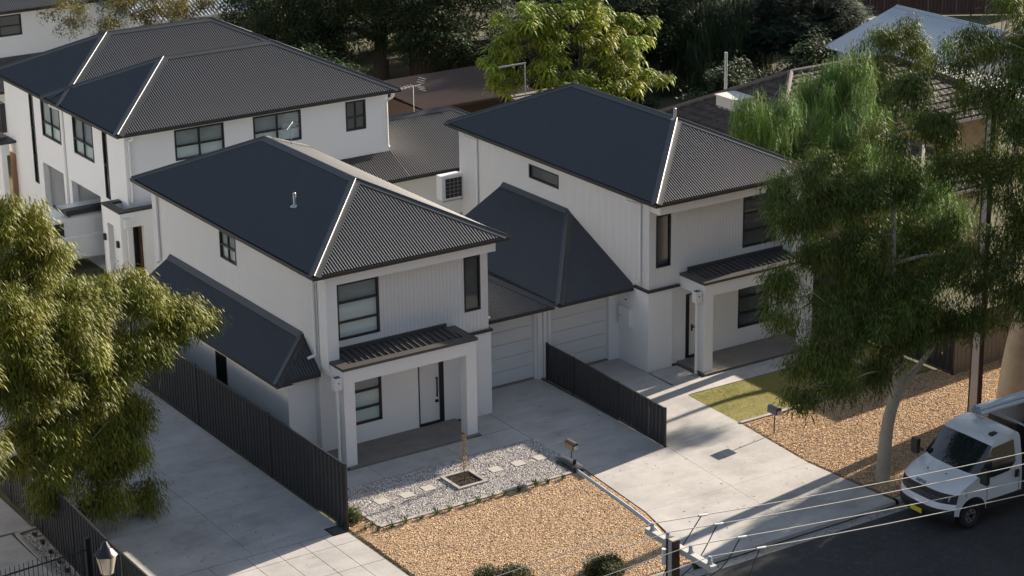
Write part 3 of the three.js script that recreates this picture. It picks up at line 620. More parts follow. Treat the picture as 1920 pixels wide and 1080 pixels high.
// ---------------------------------------------------------------- fences
// steel sheet fence: bays of three ribbed sheets between posts, rails top and bottom
function sheetFence(name, label, pts, h, m, sheetW = 0.78, group) {
  const a0 = pts[0], t = thing(name, label, 'fence', [a0[0], a0[2] || 0, a0[1]], group);
  for (let i = 0; i < pts.length; i++) {
    const [x, z, y = 0] = pts[i];
    part(t, 'post', box(x - 0.03, x + 0.03, y - 0.05, y + h + 0.03, z - 0.03, z + 0.03), m);
    if (i === pts.length - 1) break;
    const [x2, z2, y2 = 0] = pts[i + 1], A = V(x, y, z), B = V(x2, y2, z2), L = A.distanceTo(B), d = B.clone().sub(A).normalize(), s = V(-d.z, 0, d.x).normalize();
    const rail = (ya, yb) => { const g = new GB(), P = (k, o, yy) => A.clone().addScaledVector(d, k).addScaledVector(s, o).add(V(0, yy, 0)); const k0 = 0.032, k1 = L - 0.032, c = [[-0.022, ya], [0.022, ya], [0.022, yb], [-0.022, yb]]; for (let q = 0; q < 4; q++) { const [o, yy] = c[q], [o2, y3] = c[(q + 1) % 4]; g.quad(P(k0, o, yy), P(k1, o, yy), P(k1, o2, y3), P(k0, o2, y3)); } return g; };
    part(t, 'rail', rail(h - 0.03, h + 0.012), m); part(t, 'rail', rail(0.02, 0.07), m);
    const n = Math.max(1, Math.round((L - 0.07) / sheetW)), w = (L - 0.07) / n;
    const ribs = 4, prof = [[0, -0.012], [0.4, -0.012], [0.5, 0.016], [0.9, 0.016], [1, -0.012]];
    for (let k = 0; k < n; k++) {
      const pr = []; for (let r = 0; r < ribs; r++) for (let q = r ? 1 : 0; q < prof.length; q++) pr.push([(r + prof[q][0]) / ribs, prof[q][1]]);
      const g = new GB();
      for (let q = 0; q < pr.length - 1; q++) {
        const P = ([f, o], yy) => A.clone().addScaledVector(d, 0.036 + (k + f * 0.998) * w).addScaledVector(s, o + (k % 2 ? 0.0008 : 0)).add(V(0, yy, 0));
        g.quad(P(pr[q], 0.071), P(pr[q + 1], 0.071), P(pr[q + 1], h - 0.031), P(pr[q], h - 0.031));
      }
      part(t, 'fence_sheet', g, m);
    }
  }
  return t;
}
sheetFence('boundary_fence', 'tall charcoal steel fence along the long driveway beside front house', [[-0.03, -0.02], [-0.03, -4.15], [-0.04, -8.6], [-0.04, -13], [-0.04, -17.4]], 1.8, M.fence);
sheetFence('divider_fence', 'short low charcoal steel fence between the two garage driveways', [[9.99, -5.75], [9.97, -4.35], [9.89, -2.05], [9.77, 0.32]], 1.14, M.fence);
sheetFence('boundary_fence', 'dark steel fence in shade beside the lawn behind the gum tree', [[20.0, 0.9], [20.0, -1.5], [20.0, -3.9], [20.0, -6.3], [20.0, -8.7], [20.0, -11.1], [20.0, -13.5], [20.0, -15.9], [20.0, -18.3], [20.0, -20.7], [20.0, -23.1], [20.0, -25.5], [20.0, -27.8]], 1.85, M.fence);
sheetFence('boundary_fence', 'grey street fence running right from the gum tree behind steel pole', [[20.06, 0.9], [22.4, 0.75], [24.8, 0.6], [27.2, 0.45], [29.6, 0.3]], 1.8, M.greyFence);
sheetFence('boundary_fence', 'dark steel fence on left edge behind the black lantern', [[-6.75, 3.0], [-6.72, 0.6], [-6.62, -1.8], [-6.5, -4.2], [-6.4, -6.6], [-6.3, -9], [-6.2, -11.4]], 1.8, M.fence);
sheetFence('boundary_fence', 'dark low fence end behind the rear duplex corner', [[19.4, -31.5], [19.95, -28.2]], 1.7, M.fence);
sheetFence('paling_fence', 'brown steel fence in deep shade under the dark trees', [[25.0, -38.8], [28, -38.2], [31, -37.6], [34, -37], [37, -36.4], [40, -35.8]], 2.0, M.brownFence);
sheetFence('paling_fence', 'brown steel fence at the top right corner', [[46.5, -42], [49, -40.4], [51.5, -38.8], [54, -37.2], [56.5, -35.6], [59, -34]], 2.2, M.brownFence);
// black bar fence bottom left
{
  const t = thing('bar_fence', 'black vertical bar fence at the bottom left corner', 'fence', [-8.2, 0, 0.25]);
  const P = (x) => 0.35 - (x + 9.3) * 0.1;
  part(t, 'rail', bar(V(-12, 1.45, P(-12)), V(-7.0, 1.45, P(-7)), 0.025), M.black);
  part(t, 'rail', bar(V(-12, 0.2, P(-12)), V(-7.0, 0.2, P(-7)), 0.025), M.black);
  for (let x = -12; x < -7.05; x += 0.115) part(t, 'bar', bar(V(x, 0.05, P(x)), V(x, 1.62, P(x)), 0.0095, 5), M.black);
  part(t, 'gate_post', box(-7.08, -6.98, -0.05, 1.75, P(-7) - 0.05, P(-7) + 0.05), M.black);
}
// white bar fence far right
{
  const t = thing('bar_fence', 'white bar fence in the far upper right behind gum leaves', 'fence', [50, 0, -29]);
  for (let k = 0; k < 34; k++) part(t, 'bar', bar(V(47 + k * 0.2, 0, -27.5 + k * 0.12), V(47 + k * 0.2, 1.4, -27.5 + k * 0.12), 0.02, 5), M.white);
  part(t, 'rail', bar(V(47, 1.25, -27.5), V(53.7, 1.25, -23.5), 0.03), M.white);
}

// ---------------------------------------------------------------- garden things
function instanced(name, geo, m, list, parent, kind = 'stuff') {
  const o = new THREE.InstancedMesh(geo, m, list.length);
  list.forEach((q, i) => { o.setMatrixAt(i, q.m); if (q.c) o.setColorAt(i, q.c); });
  o.name = parent ? name : numbered(name); o.userData.kind = kind; o.castShadow = o.receiveShadow = true;
  if (o.instanceColor) o.instanceColor.needsUpdate = true;
  (parent || scene).add(o);
  return o;
}
const inPoly = (x, z, p) => { let c = false; for (let i = 0, j = p.length - 1; i < p.length; j = i++) if ((p[i][1] > z) !== (p[j][1] > z) && x < (p[j][0] - p[i][0]) * (z - p[i][1]) / (p[j][1] - p[i][1]) + p[i][0]) c = !c; return c; };
const Q = new THREE.Quaternion(), E = new THREE.Euler();
function scatter(poly, n, seed, fn, avoid = []) {
  const r = rng(seed), xs = poly.map((p) => p[0]), zs = poly.map((p) => p[1]), x0 = Math.min(...xs), x1 = Math.max(...xs), z0 = Math.min(...zs), z1 = Math.max(...zs), out = [];
  let guard = 0;
  while (out.length < n && guard++ < n * 6) {
    const x = x0 + (x1 - x0) * r(), z = z0 + (z1 - z0) * r();
    if (!inPoly(x, z, poly) || avoid.some((a) => x > a[0] && x < a[1] && z > a[2] && z < a[3])) continue;
    out.push(fn(x, z, r));
  }
  return out;
}
// wood chip mulch
const chip = new THREE.BoxGeometry(0.031, 0.006, 0.012);
const chipM = mat(1, 1, 1, 0.85);
const chipFn = (x, z, r) => {
  E.set(rr(-0.32, 0.32, r), rr(0, 6.3, r), rr(-0.3, 0.3, r)); const s = rr(0.5, 1.35, r), k = rr(0.55, 1.3, r), w = r();
  const c = w < 0.12 ? lin(0.2 * k, 0.12 * k, 0.06 * k) : w < 0.35 ? lin(0.72 * k, 0.57 * k, 0.38 * k) : w < 0.5 ? lin(0.6 * k, 0.43 * k, 0.33 * k) : lin(0.7 * k, 0.48 * k, 0.27 * k);
  return { m: new THREE.Matrix4().compose(V(x, rr(-0.008, 0.018, r), z), Q.clone().setFromEuler(E), V(s, 1, s * rr(0.7, 1.5, r))), c };
};
instanced('wood_chip_mulch', chip, chipM, scatter([[0.05, 0.4], [7.02, 0.4], [6.75, 3.4], [5.98, 6.38], [0.05, 6.38]], 150000, 21, chipFn));
instanced('wood_chip_mulch', chip, chipM, scatter([[12.6, 0.28], [26, 0.28], [26, 6.38], [12.62, 6.38], [12.36, 3.4]], 165000, 22, chipFn));
instanced('wood_chip_mulch', chip, chipM, scatter([[0.04, -1.1], [0.68, -0.9], [0.68, 0.34], [0.04, 0.34]], 800, 23, chipFn));
// crushed gravel
const stone = new THREE.IcosahedronGeometry(0.013, 0);
const stoneM = mat(1, 1, 1, 0.8);
const stoneFn = (x, z, r) => {
  E.set(rr(0, 6, r), rr(0, 6, r), rr(0, 6, r)); const s = rr(0.6, 1.35, r), w = r(), k = rr(0.7, 1.2, r);
  const c = w < 0.4 ? lin(0.78 * k, 0.73 * k, 0.68 * k) : w < 0.7 ? lin(0.52 * k, 0.48 * k, 0.46 * k) : w < 0.88 ? lin(0.13 * k, 0.13 * k, 0.14 * k) : lin(0.42 * k, 0.35 * k, 0.27 * k);
  return { m: new THREE.Matrix4().compose(V(x, rr(-0.006, 0.008, r), z), Q.clone().setFromEuler(E), V(s * 1.3, s * 0.8, s)), c };
};
const stones = [[1.56, -1.03], [2.3, -0.99], [2.99, -1.04], [5.11, -1.05], [5.84, -1.04], [6.55, -1.03]];
const planter = [3.58, 4.5, -1.42, -0.46];
instanced('crushed_gravel', stone, stoneM, scatter([[0.07, -2.24], [7.1, -2.24], [7.06, 0.22], [0.84, 0.22], [0.84, -0.9], [0.07, -1.2]], 46000, 31, stoneFn, [...stones.map(([x, z]) => [x - 0.18, x + 0.18, z - 0.17, z + 0.17]), planter]));
instanced('crushed_gravel', stone, stoneM, scatter([[-6.95, -4.5], [-6.45, -4.6], [-6.62, 0.4], [-7.1, 0.4]], 4200, 32, stoneFn));
struct('gravel_bed', new GB().poly([[-7.0, -4.55], [-6.42, -4.65], [-6.6, 0.5], [-7.14, 0.5]], null, -0.012), mat(0.3, 0.3, 0.3, 0.95));
struct('garden_edging', [new GB().poly([[-7.08, -4.6], [-6.98, -4.6], [-7.1, 0.5], [-7.2, 0.5]], -0.1, 0.03).geo(), new GB().poly([[-7.08, -4.7], [-6.42, -4.76], [-6.42, -4.66], [-6.98, -4.6]], -0.1, 0.03).geo()], M.kerb);
const ord = ['first', 'second', 'third', 'fourth', 'fifth', 'sixth'];
stones.forEach(([x, z], i) => single('stepping_stone', box(x - 0.17, x + 0.17, -0.03, 0.022, z - 0.16, z + 0.16).translate(0, 0, 0), mat(0.4, 0.375, 0.335, 0.85), `pale square stepping stone in gravel, ${ord[i]} from the tall fence`, 'paver', [x, 0, z], 'stepping stones in the gravel'));
{
  const g = new THREE.BufferGeometry(); g.setAttribute('position', new THREE.Float32BufferAttribute([0, 0, 0, 0.05, 0.008, 0.012, 0.05, 0.004, -0.012, 0.05, 0.008, 0.012, 0.11, 0.002, 0, 0.05, 0.004, -0.012], 3)); g.computeVertexNormals();
  const leaf = (x, z, r) => { E.set(0, r() * 6.28, 0); const k = rr(0.5, 1.4, r), s = rr(0.6, 1.1, r); return { m: new THREE.Matrix4().compose(V(x, 0.003, z), Q.clone().setFromEuler(E), V(s, s, s)), c: lin(0.16 * k, 0.1 * k, 0.05 * k) }; };
  const low = (l, y) => l.map((q) => { q.m.elements[13] = y; return q; });
  instanced('fallen_leaves', g, mat(1, 1, 1, 0.8), [...scatter([[-6.2, -9], [-0.3, -9], [-0.3, 0], [-6.4, 0]], 170, 61, leaf), ...scatter([[-6.2, 0], [-0.3, 0], [-0.3, 6], [-6.4, 6]], 40, 62, leaf), ...scatter([[6.6, 0.5], [12.3, 0.5], [12.2, 6.4], [6.4, 6.4]], 70, 63, leaf), ...scatter([[7.2, -5.8], [12.6, -5.8], [12.5, 0.3], [7.2, 0.3]], 30, 66, leaf), ...low(scatter([[5, 6.64], [14, 6.64], [14, 6.9], [5, 6.9]], 160, 64, leaf), -0.113), ...low(scatter([[4, 6.95], [15, 6.95], [15, 10], [4, 10]], 120, 65, leaf), -0.12)]);
}
// planter frame with sapling
{
  const [x0, x1, z0, z1] = planter, t = thing('planter_frame', 'low grey square frame of dark soil around the sapling', 'planter', [4.04, 0, -0.94]);
  for (const b of [[x0, x1, z0, z0 + 0.09], [x0, x1, z1 - 0.09, z1], [x0, x0 + 0.09, z0 + 0.092, z1 - 0.092], [x1 - 0.09, x1, z0 + 0.092, z1 - 0.092]]) part(t, 'board', box(b[0], b[1], -0.03, 0.06, b[2], b[3]), M.kerb);
  part(t, 'soil', box(x0 + 0.09, x1 - 0.09, -0.03, 0.012, z0 + 0.09, z1 - 0.09), M.darkSoil);
  const r = rng(77), list = []; for (let i = 0; i < 900; i++) list.push(chipFn(rr(x0 + 0.12, x1 - 0.12, r) - 4.04, rr(z0 + 0.12, z1 - 0.12, r) + 0.94, r));
  list.forEach((q) => { q.m.elements[13] += 0.016; q.c = lin(0.05, 0.032, 0.022).multiplyScalar(rr(0.5, 1.6, r)); });
  instanced('bark_chips', chip, chipM, list, t);
}

// ---------------------------------------------------------------- plants
const leafM = (r, g, b, tr = 0.35, rough = 0.62, spec = 0.4) => new THREE.MeshPhysicalMaterial({ color: lin(r, g, b), roughness: rough, specularIntensity: spec, transmission: tr, thickness: 0, side: THREE.DoubleSide });
// sprig of leaves: list of blades [from, dir, length, width, droop]
function blades(list) {
  const p = [];
  for (const [a, d, L, w, droop] of list) {
    const dir = d.clone().normalize(), s = V(-dir.z, 0.15, dir.x).normalize().multiplyScalar(w / 2), m = a.clone().addScaledVector(dir, L * 0.5), e = m.clone().addScaledVector(dir, L * 0.5).add(V(0, -droop * L, 0));
    const A = a, B1 = m.clone().add(s), B2 = m.clone().sub(s);
    for (const q of [A, B1, B2, B1, e, B2]) p.push(q.x, q.y, q.z);
  }
  const g = new THREE.BufferGeometry(); g.setAttribute('position', new THREE.Float32BufferAttribute(p, 3)); g.computeVertexNormals();
  return g;
}
function sprig(type, seed) {
  const r = rng(seed), L = [];
  if (type === 'gum') for (let i = 0; i < 14; i++) { const a = V(rr(-0.17, 0.17, r), rr(-0.14, 0.14, r), rr(-0.17, 0.17, r)); L.push([a, V(a.x * 3 + rr(-0.3, 0.3, r), rr(-1.1, -0.2, r), a.z * 3 + rr(-0.3, 0.3, r)), rr(0.09, 0.2, r), rr(0.018, 0.031, r), rr(0.05, 0.4, r)]); }
  if (type === 'broad') for (let i = 0; i < 12; i++) { const th = i * 2.4, k = 0.5 + (i % 3) * 0.3; L.push([V(Math.cos(th) * 0.05 * k, 0.02 - 0.03 * (i % 3), Math.sin(th) * 0.05 * k), V(Math.cos(th), 0.25 - 0.35 * (i % 3), Math.sin(th)), rr(0.26, 0.36, r), rr(0.08, 0.11, r), 0.45]); }
  if (type === 'pepper') for (let i = 0; i < 26; i++) { const y = -i * 0.03, s = i % 2 ? 1 : -1, x = 0.1 * (1 - Math.exp(y * 3)); L.push([V(x, y, rr(-0.02, 0.02, r)), V(rr(-0.4, 0.4, r), -1.1, s * 0.9), rr(0.07, 0.11, r), 0.016, 0.2]); }
  if (type === 'cedar') for (let i = 0; i < 26; i++) { const a = i / 26; L.push([V(a * 0.5 - 0.1, -a * a * 0.06, 0), V(rr(0.2, 1, r), rr(-0.1, 0.3, r), rr(-1, 1, r)), rr(0.08, 0.15, r), 0.024, 0.1]); }
  if (type === 'small') for (let i = 0; i < 18; i++) { const a = V(rr(-0.16, 0.16, r), rr(-0.14, 0.14, r), rr(-0.16, 0.16, r)); L.push([a, V(rr(-1, 1, r), rr(-0.5, 0.6, r), rr(-1, 1, r)), rr(0.07, 0.13, r), rr(0.035, 0.055, r), 0.2]); }
  if (type === 'shrub') for (let i = 0; i < 16; i++) { const a = V(rr(-0.07, 0.07, r), rr(-0.06, 0.06, r), rr(-0.07, 0.07, r)); L.push([a, V(rr(-1, 1, r), rr(-0.1, 1, r), rr(-1, 1, r)), rr(0.05, 0.09, r), rr(0.012, 0.02, r), 0.2]); }
  return blades(L);
}
const sprigs = {}; for (const k of ['gum', 'broad', 'pepper', 'cedar', 'small', 'shrub']) sprigs[k] = sprig(k, 900 + k.length);
// a tree: trunk path, envelopes [x,y,z,r], clumps of sprigs hung on branches
function tree(name, label, o) {
  const r = rng(o.seed), base = o.trunk[0], t = thing(name, label, 'tree', base, o.group), B = V(...base);
  const tp = o.trunk.map((q) => V(...q)), tr = o.radii || [0.2, 0.14, 0.06];
  const bm = o.bark || M.bark;
  const trunk = part(t, 'trunk', limb(tp, tr, 12, 6), bm);
  const curve = new THREE.CatmullRomCurve3(tp), nodes = []; for (let i = 3; i <= 20; i++) nodes.push([curve.getPoint(i / 20), tr[0] + (tr[tr.length - 1] - tr[0]) * (i / 20)]);
  const limbs = [], twigs = [], list = [];
  const env = [...o.env].sort((a, b) => V(a[0], a[1], a[2]).distanceTo(tp[tp.length - 1]) - V(b[0], b[1], b[2]).distanceTo(tp[tp.length - 1]));
  for (const [x, y, z, rad0] of env) {
    const rad = Math.max(0.3, rad0 - (o.shrink || 0));
    const c = V(x, y, z); let best = null, bd = 1e9;
    for (const [q, rq] of nodes) { const d = c.distanceTo(q) + Math.max(0, q.y - c.y + 0.3 * rad) * 2.2; if (d < bd) { bd = d; best = [q, rq]; } }
    const [q, rq] = best, r0 = Math.min(rq * 0.75, 0.03 + 0.022 * c.distanceTo(q) + 0.025 * rad), mid = q.clone().lerp(c, 0.5).add(V(rr(-0.25, 0.25, r), rr(0.0, 0.3, r), rr(-0.25, 0.25, r)));
    const end = c.clone().add(V(0, -0.15 * rad, 0));
    limbs.push([q, mid, end, r0]);
    for (const f of [0.5, 0.8, 1]) nodes.push([new THREE.CatmullRomCurve3([q, mid, end]).getPoint(f), r0 * (1 - 0.5 * f)]);
    const nc = Math.max(3, Math.round((o.clumps || 9) * rad * rad)), cr = (o.clumpR || 0.42);
    for (let k = 0; k < nc; k++) {
      const th = r() * 6.283, ph = Math.acos(rr(-0.75, 1, r)), rad2 = rad * Math.pow(r(), 0.45);
      const cc = V(x + rad2 * Math.sin(ph) * Math.cos(th), y + rad2 * Math.cos(ph) * (o.squash || 0.85), z + rad2 * Math.sin(ph) * Math.sin(th));
      twigs.push([end.clone().lerp(mid, r() * 0.5), cc]);
      const tone = rr(0.75, 1.25, r), warm = rr(-1, 1, r), n = Math.round((o.density || 34) * rr(0.7, 1.3, r));
      for (let i = 0; i < n; i++) {
        const a = r() * 6.283, b = Math.acos(rr(-0.9, 1, r)), d = cr * Math.pow(r(), 0.4) * (o.clumpStretch || 1);
        const p = V(cc.x + d * Math.sin(b) * Math.cos(a), cc.y + d * Math.cos(b) * 0.7 - (o.hang || 0) * r(), cc.z + d * Math.sin(b) * Math.sin(a));
        E.set(rr(-0.35, 0.35, r), r() * 6.283, rr(-0.35, 0.35, r));
        const s = (o.scale || 1) * rr(0.65, 1.35, r), k2 = tone * rr(0.65, 1.35, r), w2 = warm + rr(-0.5, 0.5, r);
        list.push({ m: new THREE.Matrix4().compose(p.sub(B), Q.clone().setFromEuler(E), V(s, s, s)), c: lin(k2 * (1 + 0.12 * w2), k2, k2 * (1 - 0.1 * w2)) });
      }
    }
  }
  for (const [q, m, e, r0] of limbs) part(trunk, 'limb', limb([q, m, e], [r0, r0 * 0.7, r0 * 0.3], 7, 5), bm);
  part(t, 'branches', twigs.map(([a, b]) => limb([a, a.clone().lerp(b, 0.5).add(V(rr(-0.1, 0.1, r), rr(-0.02, 0.14, r), rr(-0.1, 0.1, r))), b], [0.018, 0.005], 4, 3)), bm).userData.kind = 'stuff';
  const c = instanced('crown', sprigs[o.leaf], leafM(...o.color), list, t);
  return t;
}
const GUMC = [0.215, 0.225, 0.028, 0.42, 0.58, 0.42], GUMD = [0.13, 0.17, 0.028, 0.42, 0.58, 0.42];
const LEFT = [[-6.48, 8.25, -4.20, 0.82], [-5.63, 7.51, -4.60, 0.80], [-6.83, 6.74, -4.00, 1.26], [-4.34, 5.68, -5.00, 0.82], [-5.18, 6.11, -4.80, 0.81], [-3.06, 5.47, -4.80, 0.86], [-2.07, 4.96, -4.60, 0.64], [-3.16, 6.03, -5.20, 0.39], [-3.68, 4.49, -4.40, 1.03], [-5.57, 5.37, -4.00, 1.21], [-5.64, 3.62, -4.20, 1.36], [-4.02, 2.68, -4.60, 1.04], [-4.43, 1.59, -4.20, 1.04], [-6.90, 4.67, -3.60, 1.33], [-6.79, 2.81, -3.60, 1.15], [-6.34, 1.70, -3.40, 0.75], [-3.81, 0.61, -4.00, 0.59], [-2.53, 4.49, -4.80, 0.77], [-6.80, 8.62, -4.00, 0.65], [-4.74, 4.14, -4.20, 0.96], [-6.60, 5.65, -3.80, 1.13], [-5.26, 2.30, -4.00, 0.96], [-5.02, 0.92, -3.80, 0.69], [-1.55, 4.78, -4.60, 0.36]];
tree('gum_tree', 'large olive gum tree filling the left edge over the driveway', { seed: 101, trunk: [[-10.6, 0, -2.4], [-10.0, 1.6, -2.6], [-8.6, 3.4, -3.0], [-7.2, 5.2, -3.6], [-6.2, 6.6, -4.2]], radii: [0.3, 0.26, 0.2, 0.14, 0.07], env: [...LEFT, [-8.6, 7.4, -3.6, 1.5], [-9.4, 5.6, -2.6, 1.5], [-9.2, 3.8, -2.4, 1.2]], leaf: 'gum', color: GUMC, density: 34, clumps: 30, clumpR: 0.38, hang: 0.3, shrink: 0.2 });
const GUM_A = [[9.99, 7.89, 5.2, 0.86], [9.54, 6.43, 5.6, 0.79], [9.06, 5.53, 6, 0.59], [9.96, 4.5, 6, 0.94], [9.39, 3.65, 6.3, 0.47], [11.97, 6.5, 5, 1.16], [11.86, 5.17, 5.8, 1.36], [12.12, 3.65, 6.2, 0.82], [13.66, 5.56, 5.4, 1.33], [14.67, 4.3, 5.8, 0.99], [14.73, 6.41, 5, 1.13], [13.88, 8.1, 4.8, 1.18], [12.26, 7.95, 4.8, 1.16], [10.82, 8.66, 5, 0.94], [14.53, 9.45, 5, 1.04], [13.35, 10.82, 5.4, 0.81], [15.15, 8.45, 5.4, 0.84], [9.45, 8.85, 5.4, 0.52], [13.64, 9.18, 4.4, 0.69], [14.35, 6.22, 6.2, 0.83], [10.61, 3.65, 6.5, 0.67], [10.90, 6.75, 5.20, 0.78], [10.96, 5.44, 5.60, 0.89], [12.86, 6.76, 5.00, 0.91], [11.19, 4.37, 6.00, 0.79], [9.21, 8.49, 5.40, 0.44], [13.18, 4.38, 6.00, 0.83], [12.75, 5.51, 5.60, 0.83], [11.03, 7.94, 5.00, 0.81]];
const gumA = tree('gum_tree', 'tall pale-trunked gum tree in the mulch beside the parked truck', { seed: 102, trunk: [[13.14, 0, 5.4], [13.2, 1.5, 5.42], [13.5, 3.0, 5.45], [13.3, 5.0, 5.3], [13.4, 7.4, 5.1]], radii: [0.21, 0.17, 0.15, 0.11, 0.06], env: GUM_A, leaf: 'gum', color: GUMD, density: 26, clumps: 22, clumpR: 0.38, shrink: 0.24, hang: 0.3 });
part(gumA, 'fork_limb', limb([V(13.3, 2.1, 5.43), V(13.75, 2.75, 5.5), V(14.1, 3.0, 5.5), V(14.6, 3.7, 5.7)], [0.12, 0.1, 0.08, 0.05], 9, 5), M.bark);
const GUM_B = [[16.5, 11.64, 5.5, 1.26], [16.03, 10.45, 5.5, 1.05], [16.56, 9.35, 6, 1.27], [16.62, 7.8, 5.5, 0.86], [16.79, 6.58, 6, 1], [16.12, 5.39, 6, 1.07], [16.64, 4.68, 6.5, 1], [15.41, 4.56, 6.2, 0.64], [17.83, 8.14, 6, 1.58], [17.79, 10.71, 6, 1.7], [17.93, 5.61, 6.5, 1.59], [15.91, 11.07, 5, 0.7], [20.5, 8, 6, 2], [20, 11, 6, 2], [21, 5.8, 7, 1.8], [19, 6.5, 8.2, 1.6], [20.6, 3.7, 4.8, 1.1], [22.2, 4.4, 4.6, 1.4], [22.5, 4.2, 7.2, 1.6]];
tree('gum_tree', 'thick-trunked gum tree at the right edge above the truck', { seed: 103, trunk: [[19.4, 0, 3.9], [19.5, 2, 4.0], [19.6, 4.0, 4.4], [19.2, 7, 5.2], [18.6, 9.5, 5.6]], radii: [0.5, 0.42, 0.34, 0.2, 0.08], env: GUM_B, leaf: 'gum', color: GUMD, density: 38, clumps: 8, hang: 0.3 });
const PEPPER = [[20.95, 5.84, -9, 1.32], [22.35, 4.54, -9, 1.69], [20.9, 4.54, -9.5, 0.97], [24.6, 5.73, -9.5, 1.64], [24.59, 4.08, -8.6, 1.45], [20.85, 3.85, -8.6, 1.1], [22.41, 3.25, -8.2, 1.42], [25.02, 6.77, -9.5, 0.82]];
const PEPC = [0.15, 0.25, 0.05, 0.34];
tree('pepper_tree', 'bright green weeping pepper tree behind the lawn house roof', { seed: 104, trunk: [[22.6, 0, -9.2], [22.5, 1.6, -9.2], [22.6, 3.4, -9.1], [22.8, 5, -9.1]], radii: [0.24, 0.18, 0.12, 0.05], env: PEPPER, leaf: 'pepper', color: PEPC, density: 36, clumps: 20, clumpR: 0.34, hang: 0.25 });
tree('pepper_tree', 'smaller bright weeping tree showing between gum leaves on the right', { seed: 105, trunk: [[24.6, 0, -5.6], [24.6, 1.2, -5.6], [24.5, 2.6, -5.6]], radii: [0.14, 0.1, 0.05], env: [[25.07, 3.68, -6, 1.07], [25.6, 2.79, -5.5, 0.98], [23.71, 2.95, -5.5, 1.05], [24.45, 2.21, -5, 0.88], [23.42, 3.96, -6, 0.88]], leaf: 'pepper', color: PEPC, density: 26, clumps: 20 });
const BRIGHT = [[21.81, 5.11, -24.00, 1.54], [23.80, 5.47, -24.00, 1.76], [25.57, 4.17, -24.00, 1.58], [22.94, 3.79, -23.50, 1.55], [24.96, 3.07, -23.50, 1.26], [26.77, 3.24, -23.50, 0.89], [20.81, 3.79, -24.00, 0.86], [26.93, 4.91, -24.80, 1.17], [23.10, 6.26, -24.80, 1.25], [21.84, 6.07, -24.40, 1.33], [20.22, 4.91, -24.00, 0.71], [24.50, 6.47, -25.00, 1.26]];
tree('broadleaf_tree', 'sunlit yellow-green tree with drooping leaf rosettes behind the roofs', { seed: 106, trunk: [[24, 0, -24.4], [24, 1.8, -24.3], [24.1, 3.6, -24.2], [24.2, 5.2, -24.2]], radii: [0.22, 0.16, 0.1, 0.05], env: BRIGHT, leaf: 'broad', color: [0.25, 0.3, 0.03, 0.45], density: 9, clumps: 7, clumpR: 0.34, clumpStretch: 1.1, scale: 0.9, bark: M.barkDark });
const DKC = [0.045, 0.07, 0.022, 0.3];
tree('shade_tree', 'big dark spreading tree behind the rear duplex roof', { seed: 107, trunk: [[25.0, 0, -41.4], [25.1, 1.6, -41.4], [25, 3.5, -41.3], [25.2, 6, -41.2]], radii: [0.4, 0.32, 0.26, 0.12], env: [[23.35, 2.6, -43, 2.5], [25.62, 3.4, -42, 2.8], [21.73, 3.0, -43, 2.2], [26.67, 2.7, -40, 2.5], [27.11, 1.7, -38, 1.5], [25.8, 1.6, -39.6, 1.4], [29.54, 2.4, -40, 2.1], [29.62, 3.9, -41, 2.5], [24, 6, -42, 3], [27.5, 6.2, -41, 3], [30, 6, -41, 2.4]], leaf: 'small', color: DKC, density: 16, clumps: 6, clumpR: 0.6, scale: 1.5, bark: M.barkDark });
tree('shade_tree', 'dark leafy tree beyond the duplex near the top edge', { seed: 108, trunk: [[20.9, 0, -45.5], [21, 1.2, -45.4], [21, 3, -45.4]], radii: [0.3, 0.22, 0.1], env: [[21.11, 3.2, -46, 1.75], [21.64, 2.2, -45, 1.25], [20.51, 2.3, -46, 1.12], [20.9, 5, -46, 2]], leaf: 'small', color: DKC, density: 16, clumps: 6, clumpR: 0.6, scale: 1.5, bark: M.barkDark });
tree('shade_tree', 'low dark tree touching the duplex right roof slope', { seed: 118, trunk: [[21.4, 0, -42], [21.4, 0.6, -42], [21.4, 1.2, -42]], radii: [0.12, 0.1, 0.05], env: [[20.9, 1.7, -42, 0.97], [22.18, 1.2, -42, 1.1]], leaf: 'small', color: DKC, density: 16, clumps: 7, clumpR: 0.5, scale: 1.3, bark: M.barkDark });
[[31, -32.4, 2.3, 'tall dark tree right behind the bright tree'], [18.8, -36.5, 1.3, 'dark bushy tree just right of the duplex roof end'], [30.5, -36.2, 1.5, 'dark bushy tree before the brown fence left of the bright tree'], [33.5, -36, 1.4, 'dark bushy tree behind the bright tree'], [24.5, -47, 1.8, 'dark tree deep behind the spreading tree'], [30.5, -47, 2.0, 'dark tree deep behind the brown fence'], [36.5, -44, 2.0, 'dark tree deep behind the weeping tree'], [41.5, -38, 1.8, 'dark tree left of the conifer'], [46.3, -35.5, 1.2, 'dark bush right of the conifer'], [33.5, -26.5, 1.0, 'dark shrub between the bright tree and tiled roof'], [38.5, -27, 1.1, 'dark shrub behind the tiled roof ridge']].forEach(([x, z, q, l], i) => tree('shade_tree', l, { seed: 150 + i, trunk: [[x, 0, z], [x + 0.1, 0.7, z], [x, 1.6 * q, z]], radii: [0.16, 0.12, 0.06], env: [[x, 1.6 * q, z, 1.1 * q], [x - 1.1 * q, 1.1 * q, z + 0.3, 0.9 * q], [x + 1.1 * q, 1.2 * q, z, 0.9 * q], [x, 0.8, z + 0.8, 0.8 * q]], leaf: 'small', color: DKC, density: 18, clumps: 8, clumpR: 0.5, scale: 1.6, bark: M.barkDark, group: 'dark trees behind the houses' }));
const WPC = [0.04, 0.072, 0.028, 0.3];
